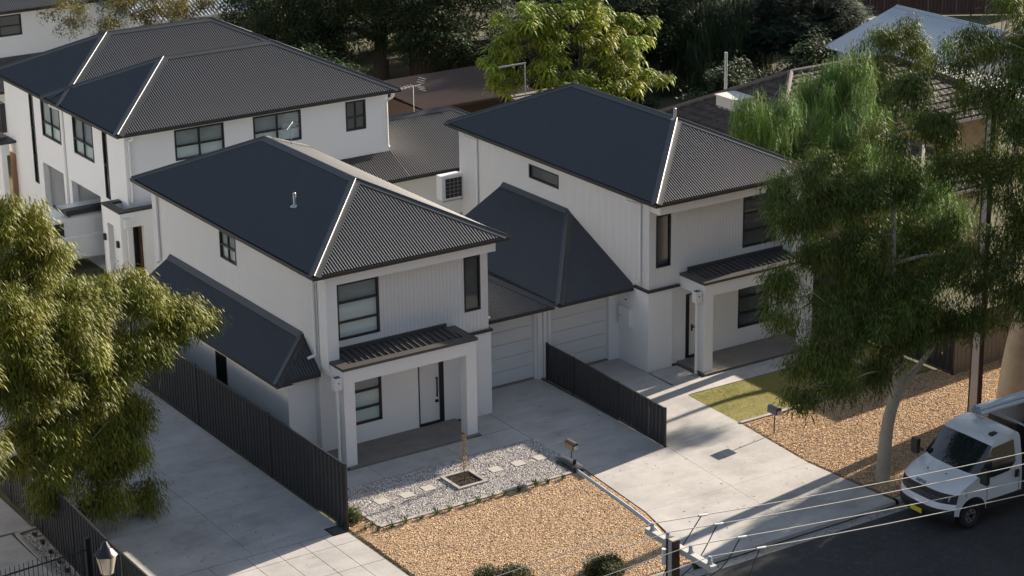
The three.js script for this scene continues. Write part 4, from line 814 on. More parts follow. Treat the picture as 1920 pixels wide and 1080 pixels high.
tree('weeping_tree', 'dark green weeping tree behind the tiled roof', { seed: 109, trunk: [[36, 0, -33], [36, 2, -32.9], [36.2, 4, -32.8]], radii: [0.35, 0.28, 0.15], env: [[35.02, 2.8, -33, 2.42], [36.69, 2, -32, 2.2], [34.72, 1.4, -31, 1.5], [34.42, 4, -33, 2.16], [39.01, 2.6, -33, 1.98], [38.56, 1.2, -32, 1.3], [36.5, 6, -33, 2.6]], leaf: 'pepper', color: WPC, density: 30, clumps: 11, scale: 1.2, bark: M.barkDark });
tree('cedar_tree', 'broad dark conifer with layered branches near the top right', { seed: 110, trunk: [[41.6, 0, -31.2], [41.6, 2.5, -31.1], [41.6, 6, -31]], radii: [0.45, 0.36, 0.15], env: [[40.18, 2.4, -31, 2.2], [42.4, 2.6, -31, 2.5], [44.39, 1.6, -31, 1.5], [41.19, 1.6, -30, 1.9], [38.96, 1.8, -31, 1.6], [42.89, 1.3, -30, 1.3], [41.71, 4.4, -31, 2.5]], leaf: 'cedar', color: [0.03, 0.055, 0.035, 0.1], density: 30, clumps: 11, clumpR: 0.5, squash: 0.5, scale: 1.2, bark: M.barkDark });
tree('wattle_tree', 'sparse yellow-olive tree in front of the upper left house', { seed: 111, trunk: [[9.6, 0, -38.4], [9.5, 2.4, -38.3], [9.6, 4.2, -38.1]], radii: [0.12, 0.09, 0.05], env: [[9.25, 5.58, -38, 1.1], [10.37, 5.1, -38, 1], [8.61, 6.09, -38, 0.88]], leaf: 'small', color: [0.17, 0.15, 0.03, 0.4], density: 16, clumps: 7, clumpR: 0.4, scale: 1.0 });
tree('wattle_tree', 'yellow-green fine leaved tree over the far duplex ridge', { seed: 112, trunk: [[13.2, 0, -39.6], [13.2, 2, -39.5], [13.3, 4, -39.3]], radii: [0.14, 0.1, 0.05], env: [[12.23, 5.14, -39, 1.13], [13.43, 5.1, -39, 1.13], [15.1, 4.6, -40, 1.04], [14.87, 4.97, -40, 0.92], [11.55, 5.56, -39, 0.9], [13.5, 3.9, -39.3, 1]], leaf: 'small', color: [0.19, 0.165, 0.03, 0.4], density: 22, clumps: 8, clumpR: 0.4, scale: 1.0 });
tree('gum_tree', 'dark gum tree with drooping leaves beside the tiled roof', { seed: 113, trunk: [[31, 0, -14.4], [31, 1.8, -14.3], [31, 3.4, -14.3]], radii: [0.2, 0.14, 0.07], env: [[30.48, 3.55, -14, 1.2], [31.51, 4, -14, 1.21], [31.07, 4.8, -15, 1.2], [32.6, 5.6, -15.5, 1.0], [31.9, 5.6, -15, 0.9], [33.4, 5, -15, 1.0]], leaf: 'gum', color: GUMD, density: 34, clumps: 8, hang: 0.3 });
tree('gum_tree', 'crooked pale gum limb leaning in at the right edge', { seed: 114, trunk: [[27.3, 0, -2.6], [27.0, 1.6, -2.9], [26.4, 3.0, -3.0], [26.0, 3.8, -3.0], [26.7, 4.8, -3.5], [27.2, 6.5, -3.6]], radii: [0.2, 0.18, 0.16, 0.13, 0.11, 0.06], env: [[27.2, 6.5, -3.2, 0.6], [28.2, 6.3, -2.6, 0.6]], leaf: 'gum', color: GUMD, density: 34, clumps: 8, hang: 0.3 });
// street trees further along the verge, outside the frame, that shade the road
tree('gum_tree', 'street gum beyond the right edge shading the road', { seed: 115, trunk: [[27.5, 0, 5.2], [27.6, 2, 5.3], [27.6, 5, 5.6]], radii: [0.35, 0.28, 0.12], env: [[27.5, 6, 6, 2.2], [27, 8.5, 6.3, 2.2], [28.5, 7, 8, 2.2], [26.8, 5, 8, 1.8], [28.5, 4.4, 9, 1.5]], leaf: 'gum', color: GUMD, density: 34, clumps: 9, hang: 0.3, scale: 1.5 });
tree('gum_tree', 'second street gum beyond the right edge shading the road', { seed: 116, trunk: [[38, 0, 6.0], [38, 2.5, 6.1], [38, 6, 6.5]], radii: [0.4, 0.3, 0.12], env: [[38, 7, 7, 2.6], [37.5, 10, 7.5, 2.4], [39, 8, 9.5, 2.6], [37, 5.6, 10, 2.2], [38, 11, 10.5, 2]], leaf: 'gum', color: GUMD, density: 30, clumps: 8, hang: 0.3, scale: 1.7 });

tree('gum_tree', 'third street gum beyond the right edge shading the road', { seed: 117, trunk: [[32.5, 0, 5.6], [32.5, 2.5, 5.8], [32.5, 5, 6.5]], radii: [0.35, 0.28, 0.12], env: [[32.5, 6.6, 8, 2.4], [32, 8.8, 10, 2.4], [33, 5.6, 10.5, 2], [32, 10.5, 12, 2.2]], leaf: 'gum', color: GUMD, density: 30, clumps: 8, hang: 0.3, scale: 1.7 });
// tall gums on the opposite verge, behind and beside the view, that screen the low sky from the street fronts
[[14, 20, 'first'], [21, 20.5, 'second'], [28, 20, 'third'], [36, 20.5, 'fourth'], [-22, 19.5, 'fifth']].forEach(([x, z, n], i) => tree('gum_tree', `tall gum on the opposite verge outside the frame, ${n} from the pole`, { seed: 130 + i, trunk: [[x, 0, z], [x + 0.1, 3, z], [x, 6, z + 0.2], [x, 9, z]], radii: [0.4, 0.34, 0.24, 0.1], env: [[x, 10, z, 3.2], [x - 2.4, 7.6, z + 0.5, 2.8], [x + 2.4, 7.4, z, 2.8], [x, 4.8, z + 1, 2.6], [x + 1, 12.5, z, 2.4]], leaf: 'small', color: DKC, density: 12, clumps: 4, clumpR: 1.0, scale: 3.4, bark: M.bark }));

// shrubs, tufts and small plants
function shrub(name, label, base, rx, ry, color, n, seed, group) {
  const r = rng(seed), t = thing(name, label, 'shrub', base, group), list = [];
  for (let i = 0; i < n; i++) {
    const a = r() * 6.283, b = Math.acos(rr(-0.1, 1, r)), d = Math.pow(r(), 0.3) * (0.9 + 0.1 * Math.sin(a * 3 + seed)); const k = rr(0.7, 1.3, r);
    E.set(rr(-0.4, 0.4, r), r() * 6.28, rr(-0.4, 0.4, r));
    list.push({ m: new THREE.Matrix4().compose(V(d * rx * Math.sin(b) * Math.cos(a), 0.04 + d * ry * Math.cos(b), d * rx * Math.sin(b) * Math.sin(a)), Q.clone().setFromEuler(E), V(1, 1, 1).multiplyScalar(rr(0.8, 1.4, r))), c: lin(k, k, k) });
  }
  const B = V(...base);
  part(t, 'stem', [0, 1, 2].map((k) => bar(B.clone().add(V(0, -0.03, 0)), B.clone().add(V(rx * 0.5 * Math.cos(k * 2.1), ry * 0.6, rx * 0.5 * Math.sin(k * 2.1))), 0.012, 5)), M.barkDark);
  instanced('foliage', sprigs.shrub, leafM(...color), list, t);
  return t;
}
shrub('round_shrub', 'left of two touching round shrubs in mulch at bottom edge', [1.25, 0, 4.55], 0.42, 0.42, [0.075, 0.085, 0.022, 0.3], 420, 201);
shrub('round_shrub', 'right of two touching round shrubs in mulch at bottom edge', [1.85, 0, 4.85], 0.42, 0.4, [0.075, 0.085, 0.022, 0.3], 420, 202);
shrub('round_shrub', 'single wide round shrub in mulch next to the steel pole', [3.85, 0, 5.75], 0.55, 0.45, [0.075, 0.085, 0.022, 0.3], 600, 203);
shrub('leafy_shrub', 'light green leafy shrub tight against the tall fence end', [0.36, 0, -0.45], 0.22, 0.36, [0.11, 0.14, 0.03, 0.4], 170, 204);
// strappy tufts along the gravel edging
function tuftGeo(seed, n, len) { const r = rng(seed), L = []; for (let i = 0; i < n; i++) { const th = r() * 6.28; L.push([V(rr(-0.03, 0.03, r), 0, rr(-0.03, 0.03, r)), V(Math.cos(th) * rr(0.2, 0.8, r), 1, Math.sin(th) * rr(0.2, 0.8, r)), rr(0.6, 1, r) * len, 0.014, 0.35]); } return blades(L); }
const tuftM = leafM(0.085, 0.13, 0.035, 0.3);
const tuftGeos = [fin(tuftGeo(1, 46, 0.24)), fin(tuftGeo(2, 40, 0.28)), fin(tuftGeo(3, 50, 0.22))];
const nth = ['first', 'second', 'third', 'fourth', 'fifth', 'sixth', 'seventh', 'eighth', 'ninth', 'tenth', 'eleventh', 'twelfth', 'thirteenth'];
const pos13 = [0.97, 1.36, 1.84, 2.3, 2.7, 3.21, 3.57, 4.0, 4.39, 4.85, 5.38, 5.75, 6.25];
pos13.forEach((x, i) => {
  const o = new THREE.Mesh(tuftGeos[i % 3], tuftM); o.name = numbered('grass_tuft'); o.castShadow = o.receiveShadow = true; o.position.set(x, -0.015, 0.5); o.rotation.y = i * 1.7; o.scale.setScalar(1.15 + 0.5 * R0());
  o.userData = { label: `strappy green tuft along the gravel edging, ${nth[i]} counted from the tall fence`, category: 'plant', group: 'tufts along the gravel edging' }; scene.add(o);
});
[[0.36, 0.2, 'grassy tuft at the foot of the tall fence end'], [0.62, 0.12, 'grassy tuft against the left gravel edging'], [0.55, 0.5, 'grassy tuft at the outer corner of the gravel edging']].forEach(([x, z, l], i) => {
  const o = new THREE.Mesh(tuftGeos[i], tuftM); o.name = numbered('grass_tuft'); o.castShadow = o.receiveShadow = true; o.position.set(x, -0.015, z); o.userData = { label: l, category: 'plant', group: 'tufts by the fence end' }; scene.add(o);
});
const darkTuftM = leafM(0.03, 0.035, 0.022, 0.1);
[[-6.7, -4.2], [-6.72, -3.65], [-6.76, -3.05], [-6.8, -2.4], [-6.84, -1.8], [-6.88, -1.2]].forEach(([x, z], i) => {
  const o = new THREE.Mesh(tuftGeos[i % 3], darkTuftM); o.name = numbered('dark_tuft'); o.castShadow = o.receiveShadow = true; o.position.set(x, -0.015, z); o.scale.setScalar(1.1); o.rotation.y = i;
  o.userData = { label: `dark strappy plant in pale gravel by left fence, ${ord[i]} from the back`, category: 'plant', group: 'dark plants in the left gravel strip' }; scene.add(o);
});
// sapling with stake tag
{
  const t = thing('sapling', 'thin young tree with bronze leaves in the square planter', 'tree', [4.06, 0, -0.94]), r = rng(55), list = [];
  part(t, 'trunk', limb([V(4.06, 0, -0.94), V(4.05, 0.5, -0.95), V(4.07, 1.25, -0.93)], [0.014, 0.006], 6, 4), M.barkDark);
  part(t, 'plant_tag', box(4.02, 4.08, 0.62, 0.74, -0.925, -0.92), M.white);
  for (let i = 0; i < 120; i++) { const y = rr(0.25, 1.28, r), w = 0.16 * (1.35 - y), a = r() * 6.28, k = rr(0.7, 1.3, r); E.set(rr(-0.6, 0.6, r), r() * 6.28, rr(-0.6, 0.6, r)); list.push({ m: new THREE.Matrix4().compose(V(Math.cos(a) * w * r(), y, Math.sin(a) * w * r()), Q.clone().setFromEuler(E), V(0.55, 0.7, 0.55)), c: lin(k, k, k) }); }
  instanced('leaves', sprigs.shrub, leafM(0.22, 0.15, 0.05, 0.3), list, t);
}
// lawn blades
{
  const g = blades([[V(0, 0, 0), V(0.5, 0.8, 0), 0.045, 0.006, 0.3], [V(0.012, 0, 0.01), V(-0.5, 0.7, 0.4), 0.04, 0.006, 0.3], [V(-0.01, 0, 0.012), V(0, 0.7, -0.6), 0.05, 0.006, 0.3]]);
  const fL = fbmTile(71, 8, 4);
  instanced('lawn_grass', g, leafM(0.36, 0.33, 0.075, 0.35), scatter([[12.7, -2.36], [18.4, -2.36], [18.4, 0.08], [12.56, 0.08]], 30000, 41, (x, z, r) => { E.set(0, r() * 6.28, 0); const q = fL(x / 8 + 2, z / 8 + 2), k = rr(0.75, 1.2, r), s = rr(0.45, 0.85, r) * (0.6 + 0.8 * q); return { m: new THREE.Matrix4().compose(V(x, -0.01, z), Q.clone().setFromEuler(E), V(s, s, s)), c: lin(k * (1.25 - 0.5 * q), k, k) }; }));
}

// ---------------------------------------------------------------- background buildings
function tilePlane(roof, P0, e, u, L, T, insetA, insetB, m) {   // courses of wavy tiles; the s range shrinks by inset per unit of slope length
  const n = e.clone().cross(u).normalize(); if (n.y < 0) n.negate();
  for (let t = 0, k = 0; t < T - 0.05; t += 0.34, k++) {
    const t1 = Math.min(T, t + 0.36), s0 = t * insetA, s1 = L - t * insetB; if (s1 - s0 < 0.2) break;
    const N = Math.max(4, Math.round((s1 - s0) / 0.05));
    part(roof, 'tile_course', grid(N, 2, (a, b) => { const s = s0 + (s1 - s0) * a, q = b < 0.4 ? 0 : b < 0.8 ? 1 : 2, w = 0.018 * Math.pow(Math.abs(Math.sin(s / 0.3 * Math.PI)), 1.5); return P0.clone().addScaledVector(e, s).addScaledVector(u, q === 2 ? t1 : t).addScaledVector(n, (q === 0 ? -0.005 : q === 1 ? 0.06 : 0.008) + w); }), m);
  }
}
function tileHip(parent, x0, x1, z0, z1, y, k, m, capM) {
  const half = Math.min(x1 - x0, z1 - z0) / 2, c = Math.hypot(1, k), T = half * c, i = 1 / c, H = half * k, alongX = x1 - x0 > z1 - z0;
  const core = new GB(); const ra = alongX ? V(x0 + half, y + H - 0.05, (z0 + z1) / 2) : V((x0 + x1) / 2, y + H - 0.05, z0 + half), rb = alongX ? V(x1 - half, y + H - 0.05, (z0 + z1) / 2) : V((x0 + x1) / 2, y + H - 0.05, z1 - half);
  const A = V(x0, y - 0.05, z0), B = V(x1, y - 0.05, z0), C2 = V(x1, y - 0.05, z1), D = V(x0, y - 0.05, z1);
  if (alongX) core.quad(D, C2, rb, ra).quad(B, A, ra, rb).tri(A, D, ra).tri(C2, B, rb); else core.quad(A, D, rb, ra).quad(C2, B, ra, rb).tri(A, ra, B).tri(D, C2, rb);
  const roof = part(parent, 'roof', core, m);
  tilePlane(roof, V(x0, y, z1), V(1, 0, 0), V(0, k, -1).normalize(), x1 - x0, T, i, i, m);
  tilePlane(roof, V(x0, y, z0), V(1, 0, 0), V(0, k, 1).normalize(), x1 - x0, T, i, i, m);
  tilePlane(roof, V(x0, y, z0), V(0, 0, 1), V(1, k, 0).normalize(), z1 - z0, T, i, i, m);
  tilePlane(roof, V(x1, y, z0), V(0, 0, 1), V(-1, k, 0).normalize(), z1 - z0, T, i, i, m);
  const up = V(0, 0.06, 0), rc2 = (a, b) => part(roof, 'ridge_tiles', limb([a.clone().add(up), b.clone().add(up)], [0.11, 0.11], 8, 1), capM);
  const pa = ra.clone().add(V(0, 0.05, 0)), pb = rb.clone().add(V(0, 0.05, 0));
  rc2(pa, pb); rc2(V(x0, y, z1), alongX ? pa : pb); rc2(V(x1, y, z1), pb); rc2(V(x0, y, z0), pa); rc2(V(x1, y, z0), alongX ? pb : pa);
  part(roof, 'gutter', gutterRing(x0 - 0.1, x1 + 0.1, z0 - 0.1, z1 + 0.1, y - 0.01), mat(0.5, 0.48, 0.44, 0.6));
  return roof;
}
{
  const tileM = mat(1, 1, 1, 0.85, { map: rep(tex(256, (u, v) => { const k = 0.5 + fB(u, v); return [0.055 * k, 0.044 * k, 0.038 * k]; }), 2.2) }), capM = mat(0.13, 0.11, 0.095, 0.85);
  const stoneMap = tex(256, (u, v) => { const k = 0.6 + 0.8 * fA(u, v); return [0.34 * k, 0.25 * k, 0.15 * k]; });
  const h = thing('tiled_house', 'old single storey house with brown tiled roof behind the pepper tree', 'house', [31, 0, -15]);
  tileHip(h, 25.0, 37, -20.5, -13.3, 2.7, 0.5, tileM, capM);
  tileHip(h, 25.6, 29.6, -15.9, -6.7, 2.6, 0.5, tileM, capM);
  part(h, 'wall', [box(25.5, 36.5, -0.05, 2.6, -20, -13.8)], mat(1, 1, 1, 0.9, { map: rep(stoneMap, 1.5) }));
  const w = part(h, 'stone_wall', box(26.1, 29.1, -0.05, 2.5, -13.8, -7.2), mat(1, 1, 1, 0.9, { map: rep(stoneMap, 1.5) }), 'tan sandstone wall');
  const r = rng(5); // sandstone blocks on the street face
  const bm = [0, 1, 2].map((k) => mat(0.30 + 0.06 * k, 0.22 + 0.05 * k, 0.13 + 0.04 * k, 0.9));
  for (let y = 0; y < 2.4; y += 0.3) for (let x = 26.1; x < 29.05;) { const l = Math.min(rr(0.3, 0.7, r), 29.1 - x); part(w, 'stone_block', box(x + 0.008, x + l - 0.008, y + 0.008, y + 0.292, -7.2, -7.17 + rr(0, 0.02, r)), bm[Math.floor(r() * 3)]); x += l; }
  const cool = part(h, 'roof_cooler', box(26.2, 27.3, 2.9, 3.75, -18.3, -17.2), mat(0.6, 0.57, 0.52, 0.6), 'pale box cooler on tiled roof');
  part(cool, 'cooler_lid', box(26.16, 27.34, 3.751, 3.8, -18.34, -17.16), mat(0.6, 0.57, 0.52, 0.6));
  part(h, 'flue_pipe', cyl(27.0, 3.3, 5.2, -18.75, 0.06), M.galv);
  part(h, 'flue_pipe', cyl(28.9, 2.8, 3.5, -8.2, 0.06), M.galv);
}
{
  const sheetM = mat(0.24, 0.27, 0.30, 0.45), whiteM = mat(0.62, 0.62, 0.6, 0.5);
  const gable = (name, label, x0, x1, z0, z1, ye, yr, m, along, cat = 'shed') => {
    const h = thing(name, label, cat, [(x0 + x1) / 2, 0, (z0 + z1) / 2]);
    part(h, 'wall', box(x0 + 0.3, x1 - 0.3, -0.05, ye - 0.06, z0 + 0.3, z1 - 0.3), M.render);
    if (along === 'x') { const zm = (z0 + z1) / 2, k = (yr - ye) / (zm - z0), L = Math.hypot(zm - z0, yr - ye); const r = part(h, 'roof', corr(V(x0, ye, z1), V(1, 0, 0), V(0, k, -1).normalize(), 0, x1 - x0, () => L, 0.19, 0.012), m); part(r, 'roof_sheet', corr(V(x0, ye, z0), V(1, 0, 0), V(0, k, 1).normalize(), 0, x1 - x0, () => L, 0.19, 0.012), m); part(r, 'ridge_cap', capping(V(x0, yr, zm), V(x1, yr, zm), V(0, 1, k).normalize(), V(0, 1, -k).normalize()), m); part(r, 'gutter', gutterLine(V(x0, ye, z1 + 0.06), V(x1, ye, z1 + 0.06), V(0, 0, 1)), M.white);
    } else { const xm = (x0 + x1) / 2, k = (yr - ye) / (xm - x0), L = Math.hypot(xm - x0, yr - ye); const r = part(h, 'roof', corr(V(x0, ye, z0), V(0, 0, 1), V(1, k, 0).normalize(), 0, z1 - z0, () => L, 0.19, 0.012), m); part(r, 'roof_sheet', corr(V(x1, ye, z0), V(0, 0, 1), V(-1, k, 0).normalize(), 0, z1 - z0, () => L, 0.19, 0.012), m); part(r, 'ridge_cap', capping(V(xm, yr, z0), V(xm, yr, z1), V(k, 1, 0).normalize(), V(-k, 1, 0).normalize()), m); }
    return h;
  };
  gable('metal_roof_house', 'house with pale blue-grey metal roof at top right', 38.6, 47, -26.5, -19.8, 2.4, 3.7, mat(0.42, 0.46, 0.5, 0.5), 'z', 'house');
  gable('metal_roof_house', 'grey metal roofed house at the top edge left of the dark tree', 17.5, 25.5, -58, -51, 1.9, 3.3, sheetM, 'x', 'house');
  gable('metal_roof_house', 'white walled house glimpsed through the dark tree crowns', 25.5, 34, -57, -50, 2.4, 3.6, whiteM, 'x', 'house');
  gable('shed', 'small white roofed shed beside the conifer at top right', 43.6, 46.4, -31.4, -29.2, 1.9, 2.2, whiteM, 'x');
  // slatted pergola
  const p = thing('pergola', 'white slatted pergola roof between the gum leaves at right', 'pergola', [37.5, 0, -16.5]);
  for (let k = 0; k < 17; k++) part(p, 'slat', box(34.6 + k * 0.02, 39.2 + k * 0.02, 2.8, 2.84, -19.4 + k * 0.33, -19.22 + k * 0.33), whiteM);
  for (const [x, z] of [[34.8, -19.2], [39, -19.2], [35, -14.2], [39.2, -14.2]]) part(p, 'post', box(x - 0.05, x + 0.05, -0.02, 2.79, z - 0.05, z + 0.05), whiteM);
  part(p, 'beam', [box(34.75, 34.85, 2.65, 2.795, -19.3, -14.1), box(39.05, 39.15, 2.65, 2.795, -19.3, -14.1)], whiteM);
  // brown roofed old shed
  const s = thing('old_shed', 'old low shed with brown flat roof and pale blue sheet wall', 'shed', [22.3, 0, -29.8]);
  const rb = mat(0.07, 0.045, 0.035, 0.85);
  const rf = part(s, 'roof', corr(V(19.2, 2.25, -28.0), V(1, 0, 0), V(0, 0.03, -1).normalize(), 0, 5.4, () => 4.6, 0.12, 0.012), rb);
  part(rf, 'roof_edge', box(19.15, 24.65, 2.14, 2.25, -28.02, -27.98), rb);
  const sw = part(s, 'wall', box(19.4, 24.4, -0.05, 2.1, -32.3, -28.35), M.brownFence);
  for (let k = 0; k < 6; k++) part(sw, 'wall_sheet', corr(V(19.35 + k * 0.22, 0, -28.32), V(1, 0, 0), V(0, 1, 0.0), 0, 0.218, () => 2.12, 0.055, 0.006, 6), mat(0.26, 0.33, 0.34, 0.6));
  const tt = thing('tile_lean_to', 'old tiled lean-to roof beside the brown shed', 'shed', [24.2, 0, -27.2]);
  const tm = mat(0.16, 0.14, 0.12, 0.9);
  for (let k = 0; k < 5; k++) for (let j = 0; j < 7; j++) part(tt, 'roof_tile', box(23.2 + j * 0.34, 23.53 + j * 0.34, 2.0 + 0.05 * k, 2.04 + 0.05 * k, -26.6 - k * 0.36, -26.25 - k * 0.36), tm);
  for (const x of [23.3, 25.4]) part(tt, 'post', box(x - 0.04, x + 0.04, -0.02, 1.98, -26.5, -26.42), M.barkDark);
  part(tt, 'beam', box(23.2, 25.5, 2.041, 2.09, -26.28, -26.2), tm);
}

// ---------------------------------------------------------------- letterboxes, drain, lantern, tap
function letterbox(label, x, z, num, tint) {
  const t = thing('letterbox', label, 'letterbox', [x, 0, z], 'letterboxes on posts'), m = mat(...tint, 0.4, { metalness: 0.3 });
  part(t, 'post', bar(V(x, -0.02, z), V(x, 0.64, z), 0.017, 8), M.plasticBlack);
  const w = 0.1, pr = [[-w, 0.63], [-w, 0.77]]; for (let k = 1; k < 8; k++) { const a = Math.PI * (1 - k / 8); pr.push([Math.cos(a) * w, 0.77 + Math.sin(a) * 0.075]); } pr.push([w, 0.77], [w, 0.63]);
  const g = new GB(), z0 = z - 0.2, z1 = z + 0.18;
  for (let i = 0; i < pr.length; i++) { const a = pr[i], b = pr[(i + 1) % pr.length]; g.quad(V(x + a[0], a[1], z0), V(x + b[0], b[1], z0), V(x + b[0], b[1], z1), V(x + a[0], a[1], z1)); }
  for (const zz of [z0, z1]) for (let i = 1; i < pr.length - 1; i++) g.tri(V(x + pr[0][0], pr[0][1], zz), V(x + pr[i][0], pr[i][1], zz), V(x + pr[i + 1][0], pr[i + 1][1], zz));
  const b = part(t, 'box', g, m);
  part(b, 'front_flap', box(x - 0.085, x + 0.085, 0.645, 0.8, z1 + 0.001, z1 + 0.008), M.plasticBlack);
  part(b, 'number_plate', box(x - 0.055, x + 0.075, 0.65, 0.745, z1 + 0.009, z1 + 0.013), M.white);
  part(b, 'number', new TextGeometry(num, { font, size: 0.07, depth: 0.003, curveSegments: 4 }).translate(x - 0.05, 0.662, z1 + 0.0132), M.black);
  return t;
}
const font = await new FontLoader().loadAsync('fonts/droid/droid_sans_bold.typeface.json');
letterbox('bronze letterbox on thin post at the gravel garden corner', 6.78, 0.13, '13', [0.16, 0.13, 0.1]);
letterbox('dark letterbox on thin post in mulch beside the lawn edging', 12.81, 1.33, '15', [0.13, 0.13, 0.135]);
{
  const t = thing('drain_grate', 'black slotted drain grate at the foot of the tall fence end', 'drain grate', [-0.27, 0, -0.15]);
  part(t, 'frame', [box(-0.5, -0.06, 0.002, 0.012, -0.4, -0.37), box(-0.5, -0.06, 0.002, 0.012, 0.06, 0.09), box(-0.5, -0.47, 0.002, 0.0125, -0.37, 0.06), box(-0.09, -0.06, 0.002, 0.0125, -0.37, 0.06)], M.black);
  for (let k = 0; k < 6; k++) part(t, 'slot_bar', box(-0.47, -0.09, 0.002, 0.011, -0.345 + k * 0.07, -0.31 + k * 0.07), M.fence);
}
{
  const x = -7.35, z = 2.05, t = thing('post_lantern', 'black post lantern with tapered glass at the bottom left', 'lamp', [x, 0, z]);
  part(t, 'post', [cyl(x, -0.02, 1.55, z, 0.045), cyl(x, 1.55, 1.7, z, 0.1, 0.05)], M.black);
  const gl = new THREE.CylinderGeometry(0.25, 0.15, 0.46, 6).translate(x, 1.94, z);
  part(t, 'lantern_glass', gl, new THREE.MeshPhysicalMaterial({ color: lin(0.8, 0.75, 0.65), roughness: 0.35, transmission: 0.6, thickness: 0, side: THREE.DoubleSide }));
  for (let k = 0; k < 6; k++) { const a = k * Math.PI / 3 + Math.PI / 6 - Math.PI / 6; part(t, 'glazing_bar', bar(V(x + Math.sin(a) * 0.152, 1.72, z + Math.cos(a) * 0.152), V(x + Math.sin(a) * 0.253, 2.17, z + Math.cos(a) * 0.253), 0.008, 5), M.black); }
  part(t, 'lantern_cap', [cyl(x, 2.17, 2.33, z, 0.28, 0.15, 6), cyl(x, 2.33, 2.5, z, 0.13, 0.04, 8)], M.black);
}
{
  const t = thing('garden_tap', 'small standpipe tap by the left fence in the driveway', 'tap', [-5.45, 0, -4.0]);
  part(t, 'standpipe', [box(-5.49, -5.41, -0.02, 0.75, -4.04, -3.96)], mat(0.3, 0.2, 0.12, 0.8));
  part(t, 'tap', [box(-5.47, -5.3, 0.66, 0.7, -4.02, -3.98), cyl(-5.45, 0.75, 0.83, -4.0, 0.03)], M.chrome);
}

// ---------------------------------------------------------------- power poles, crossarm, wires, street lamp
function stobie(label, x, z, h, w0, w1) {
  const t = thing('power_pole', label, 'power pole', [x, 0, z]);
  const taper = (o, s, d) => { const g = new GB(), P = (yy, a, b) => { const f = w0 + (w1 - w0) * (yy / h); return V(x + a, yy, z + o * f + b); }; const q = [[-d, -s], [d, -s], [d, s], [-d, s]]; for (let k = 0; k < 4; k++) { const [a, b] = q[k], [a2, b2] = q[(k + 1) % 4]; g.quad(P(-0.1, a, b), P(-0.1, a2, b2), P(h, a2, b2), P(h, a, b)); } g.quad(P(h, -d, -s), P(h, d, -s), P(h, d, s), P(h, -d, s)); return g; };
  part(t, 'steel_channel', taper(0.5, 0.018, 0.075), M.rust); part(t, 'steel_channel', taper(-0.5, 0.018, 0.075), M.rust);
  const g = new GB(), P = (yy, o, a) => V(x + a, yy, z + o * ((w0 + (w1 - w0) * yy / h) / 2 - 0.019)); g.quad(P(-0.1, -1, -0.06), P(-0.1, 1, -0.06), P(h, 1, -0.06), P(h, -1, -0.06)).quad(P(-0.1, -1, 0.06), P(-0.1, 1, 0.06), P(h, 1, 0.06), P(h, -1, 0.06)).quad(P(h, -1, -0.06), P(h, 1, -0.06), P(h, 1, 0.06), P(h, -1, 0.06));
  part(t, 'concrete_core', g, M.poleConcrete);
  return t;
}
stobie('tall steel and concrete power pole behind the truck', 18.26, 3.56, 9.2, 0.36, 0.18);
const pole1 = stobie('steel and concrete power pole top with crossarm at bottom edge', -3.12, 17.5, 7.42, 0.34, 0.16);
part(pole1, 'crossarm', box(-3.06, -2.94, 7.16, 7.27, 16.6, 18.5), mat(0.5, 0.48, 0.45, 0.7));
const insZ = [16.75, 17.2, 17.85, 18.38];
insZ.forEach((z) => { const g = []; for (let k = 0; k < 3; k++) g.push(cyl(-3.0, 7.28 + k * 0.045, 7.32 + k * 0.045, z, 0.05 - 0.006 * k, 0.032, 10)); part(pole1, 'insulator', g, mat(0.35, 0.38, 0.42, 0.25)); });
part(pole1, 'service_fuse', cyl(-3.0, 6.75, 7.05, 17.1, 0.05), M.white);
for (const [a, b, c] of [[16.75, 17.3, 0], [17.2, 17.4, 0.1], [17.85, 17.62, 0], [18.38, 17.8, 0.2]]) part(pole1, 'dropper_cable', pipe([V(-1.9, 7.27, a), V(-2.4, 6.85 - c, a + 0.1), V(-2.95, 6.5 - c, (a + b) / 2), V(-3.02, 6.0, b)], 0.01, 6), M.rubber);
insZ.forEach((z, i) => {
  const yR = (t) => 7.4 - 0.128 * t + 0.0029 * t * t, pts = []; for (let t = 0; t <= 44; t += 2) pts.push(V(-3 + t, yR(t), z + 0.0 * t));
  const yL = (t) => 7.4 - 0.035 * t + 0.0009 * t * t, pl = []; for (let t = 0; t <= 38; t += 2) pl.push(V(-3 - t, yL(t), z));
  const w = thing('overhead_wire', `overhead power wire across the road, ${ord[i]} counted from the houses`, 'wire', [-3, 7.4, z], 'overhead wires');
  part(w, 'wire_span', limb(pts, [0.009, 0.009], 5, 1), M.wire);
  part(w, 'wire_span', limb(pl, [0.007, 0.007], 5, 1), M.wire);
  part(w, 'connector', [bar(V(-1.98, yR(1.02), z), V(-1.78, yR(1.22), z), 0.022)], M.white);
});
{
  const t = thing('street_lamp', 'grey street lamp arm with dark head reaching over the road', 'street lamp', [-2.9, 7.1, 17.4]);
  part(t, 'arm', limb([V(-3.0, 7.0, 17.5), V(-2.72, 7.12, 16.4), V(-2.62, 7.2, 14.9), V(-2.55, 7.24, 13.75)], [0.04, 0.03], 8, 4), M.galv);
  const hd = part(t, 'lamp_head', [grid(8, 8, (a, b) => { const u = a * 2 - 1, v = b * 2 - 1; return V(-2.53 + v * 0.13 * (1 - 0.25 * a), 7.29 + 0.06 * (1 - u * u * 0.6) * (1 - v * v * 0.7), 13.8 - a * 0.62); }), box(-2.63, -2.43, 7.2, 7.26, 13.2, 13.8)], mat(0.03, 0.031, 0.033, 0.45));
  part(hd, 'photocell', cyl(-2.53, 7.34, 7.42, 13.68, 0.035), M.black);
}

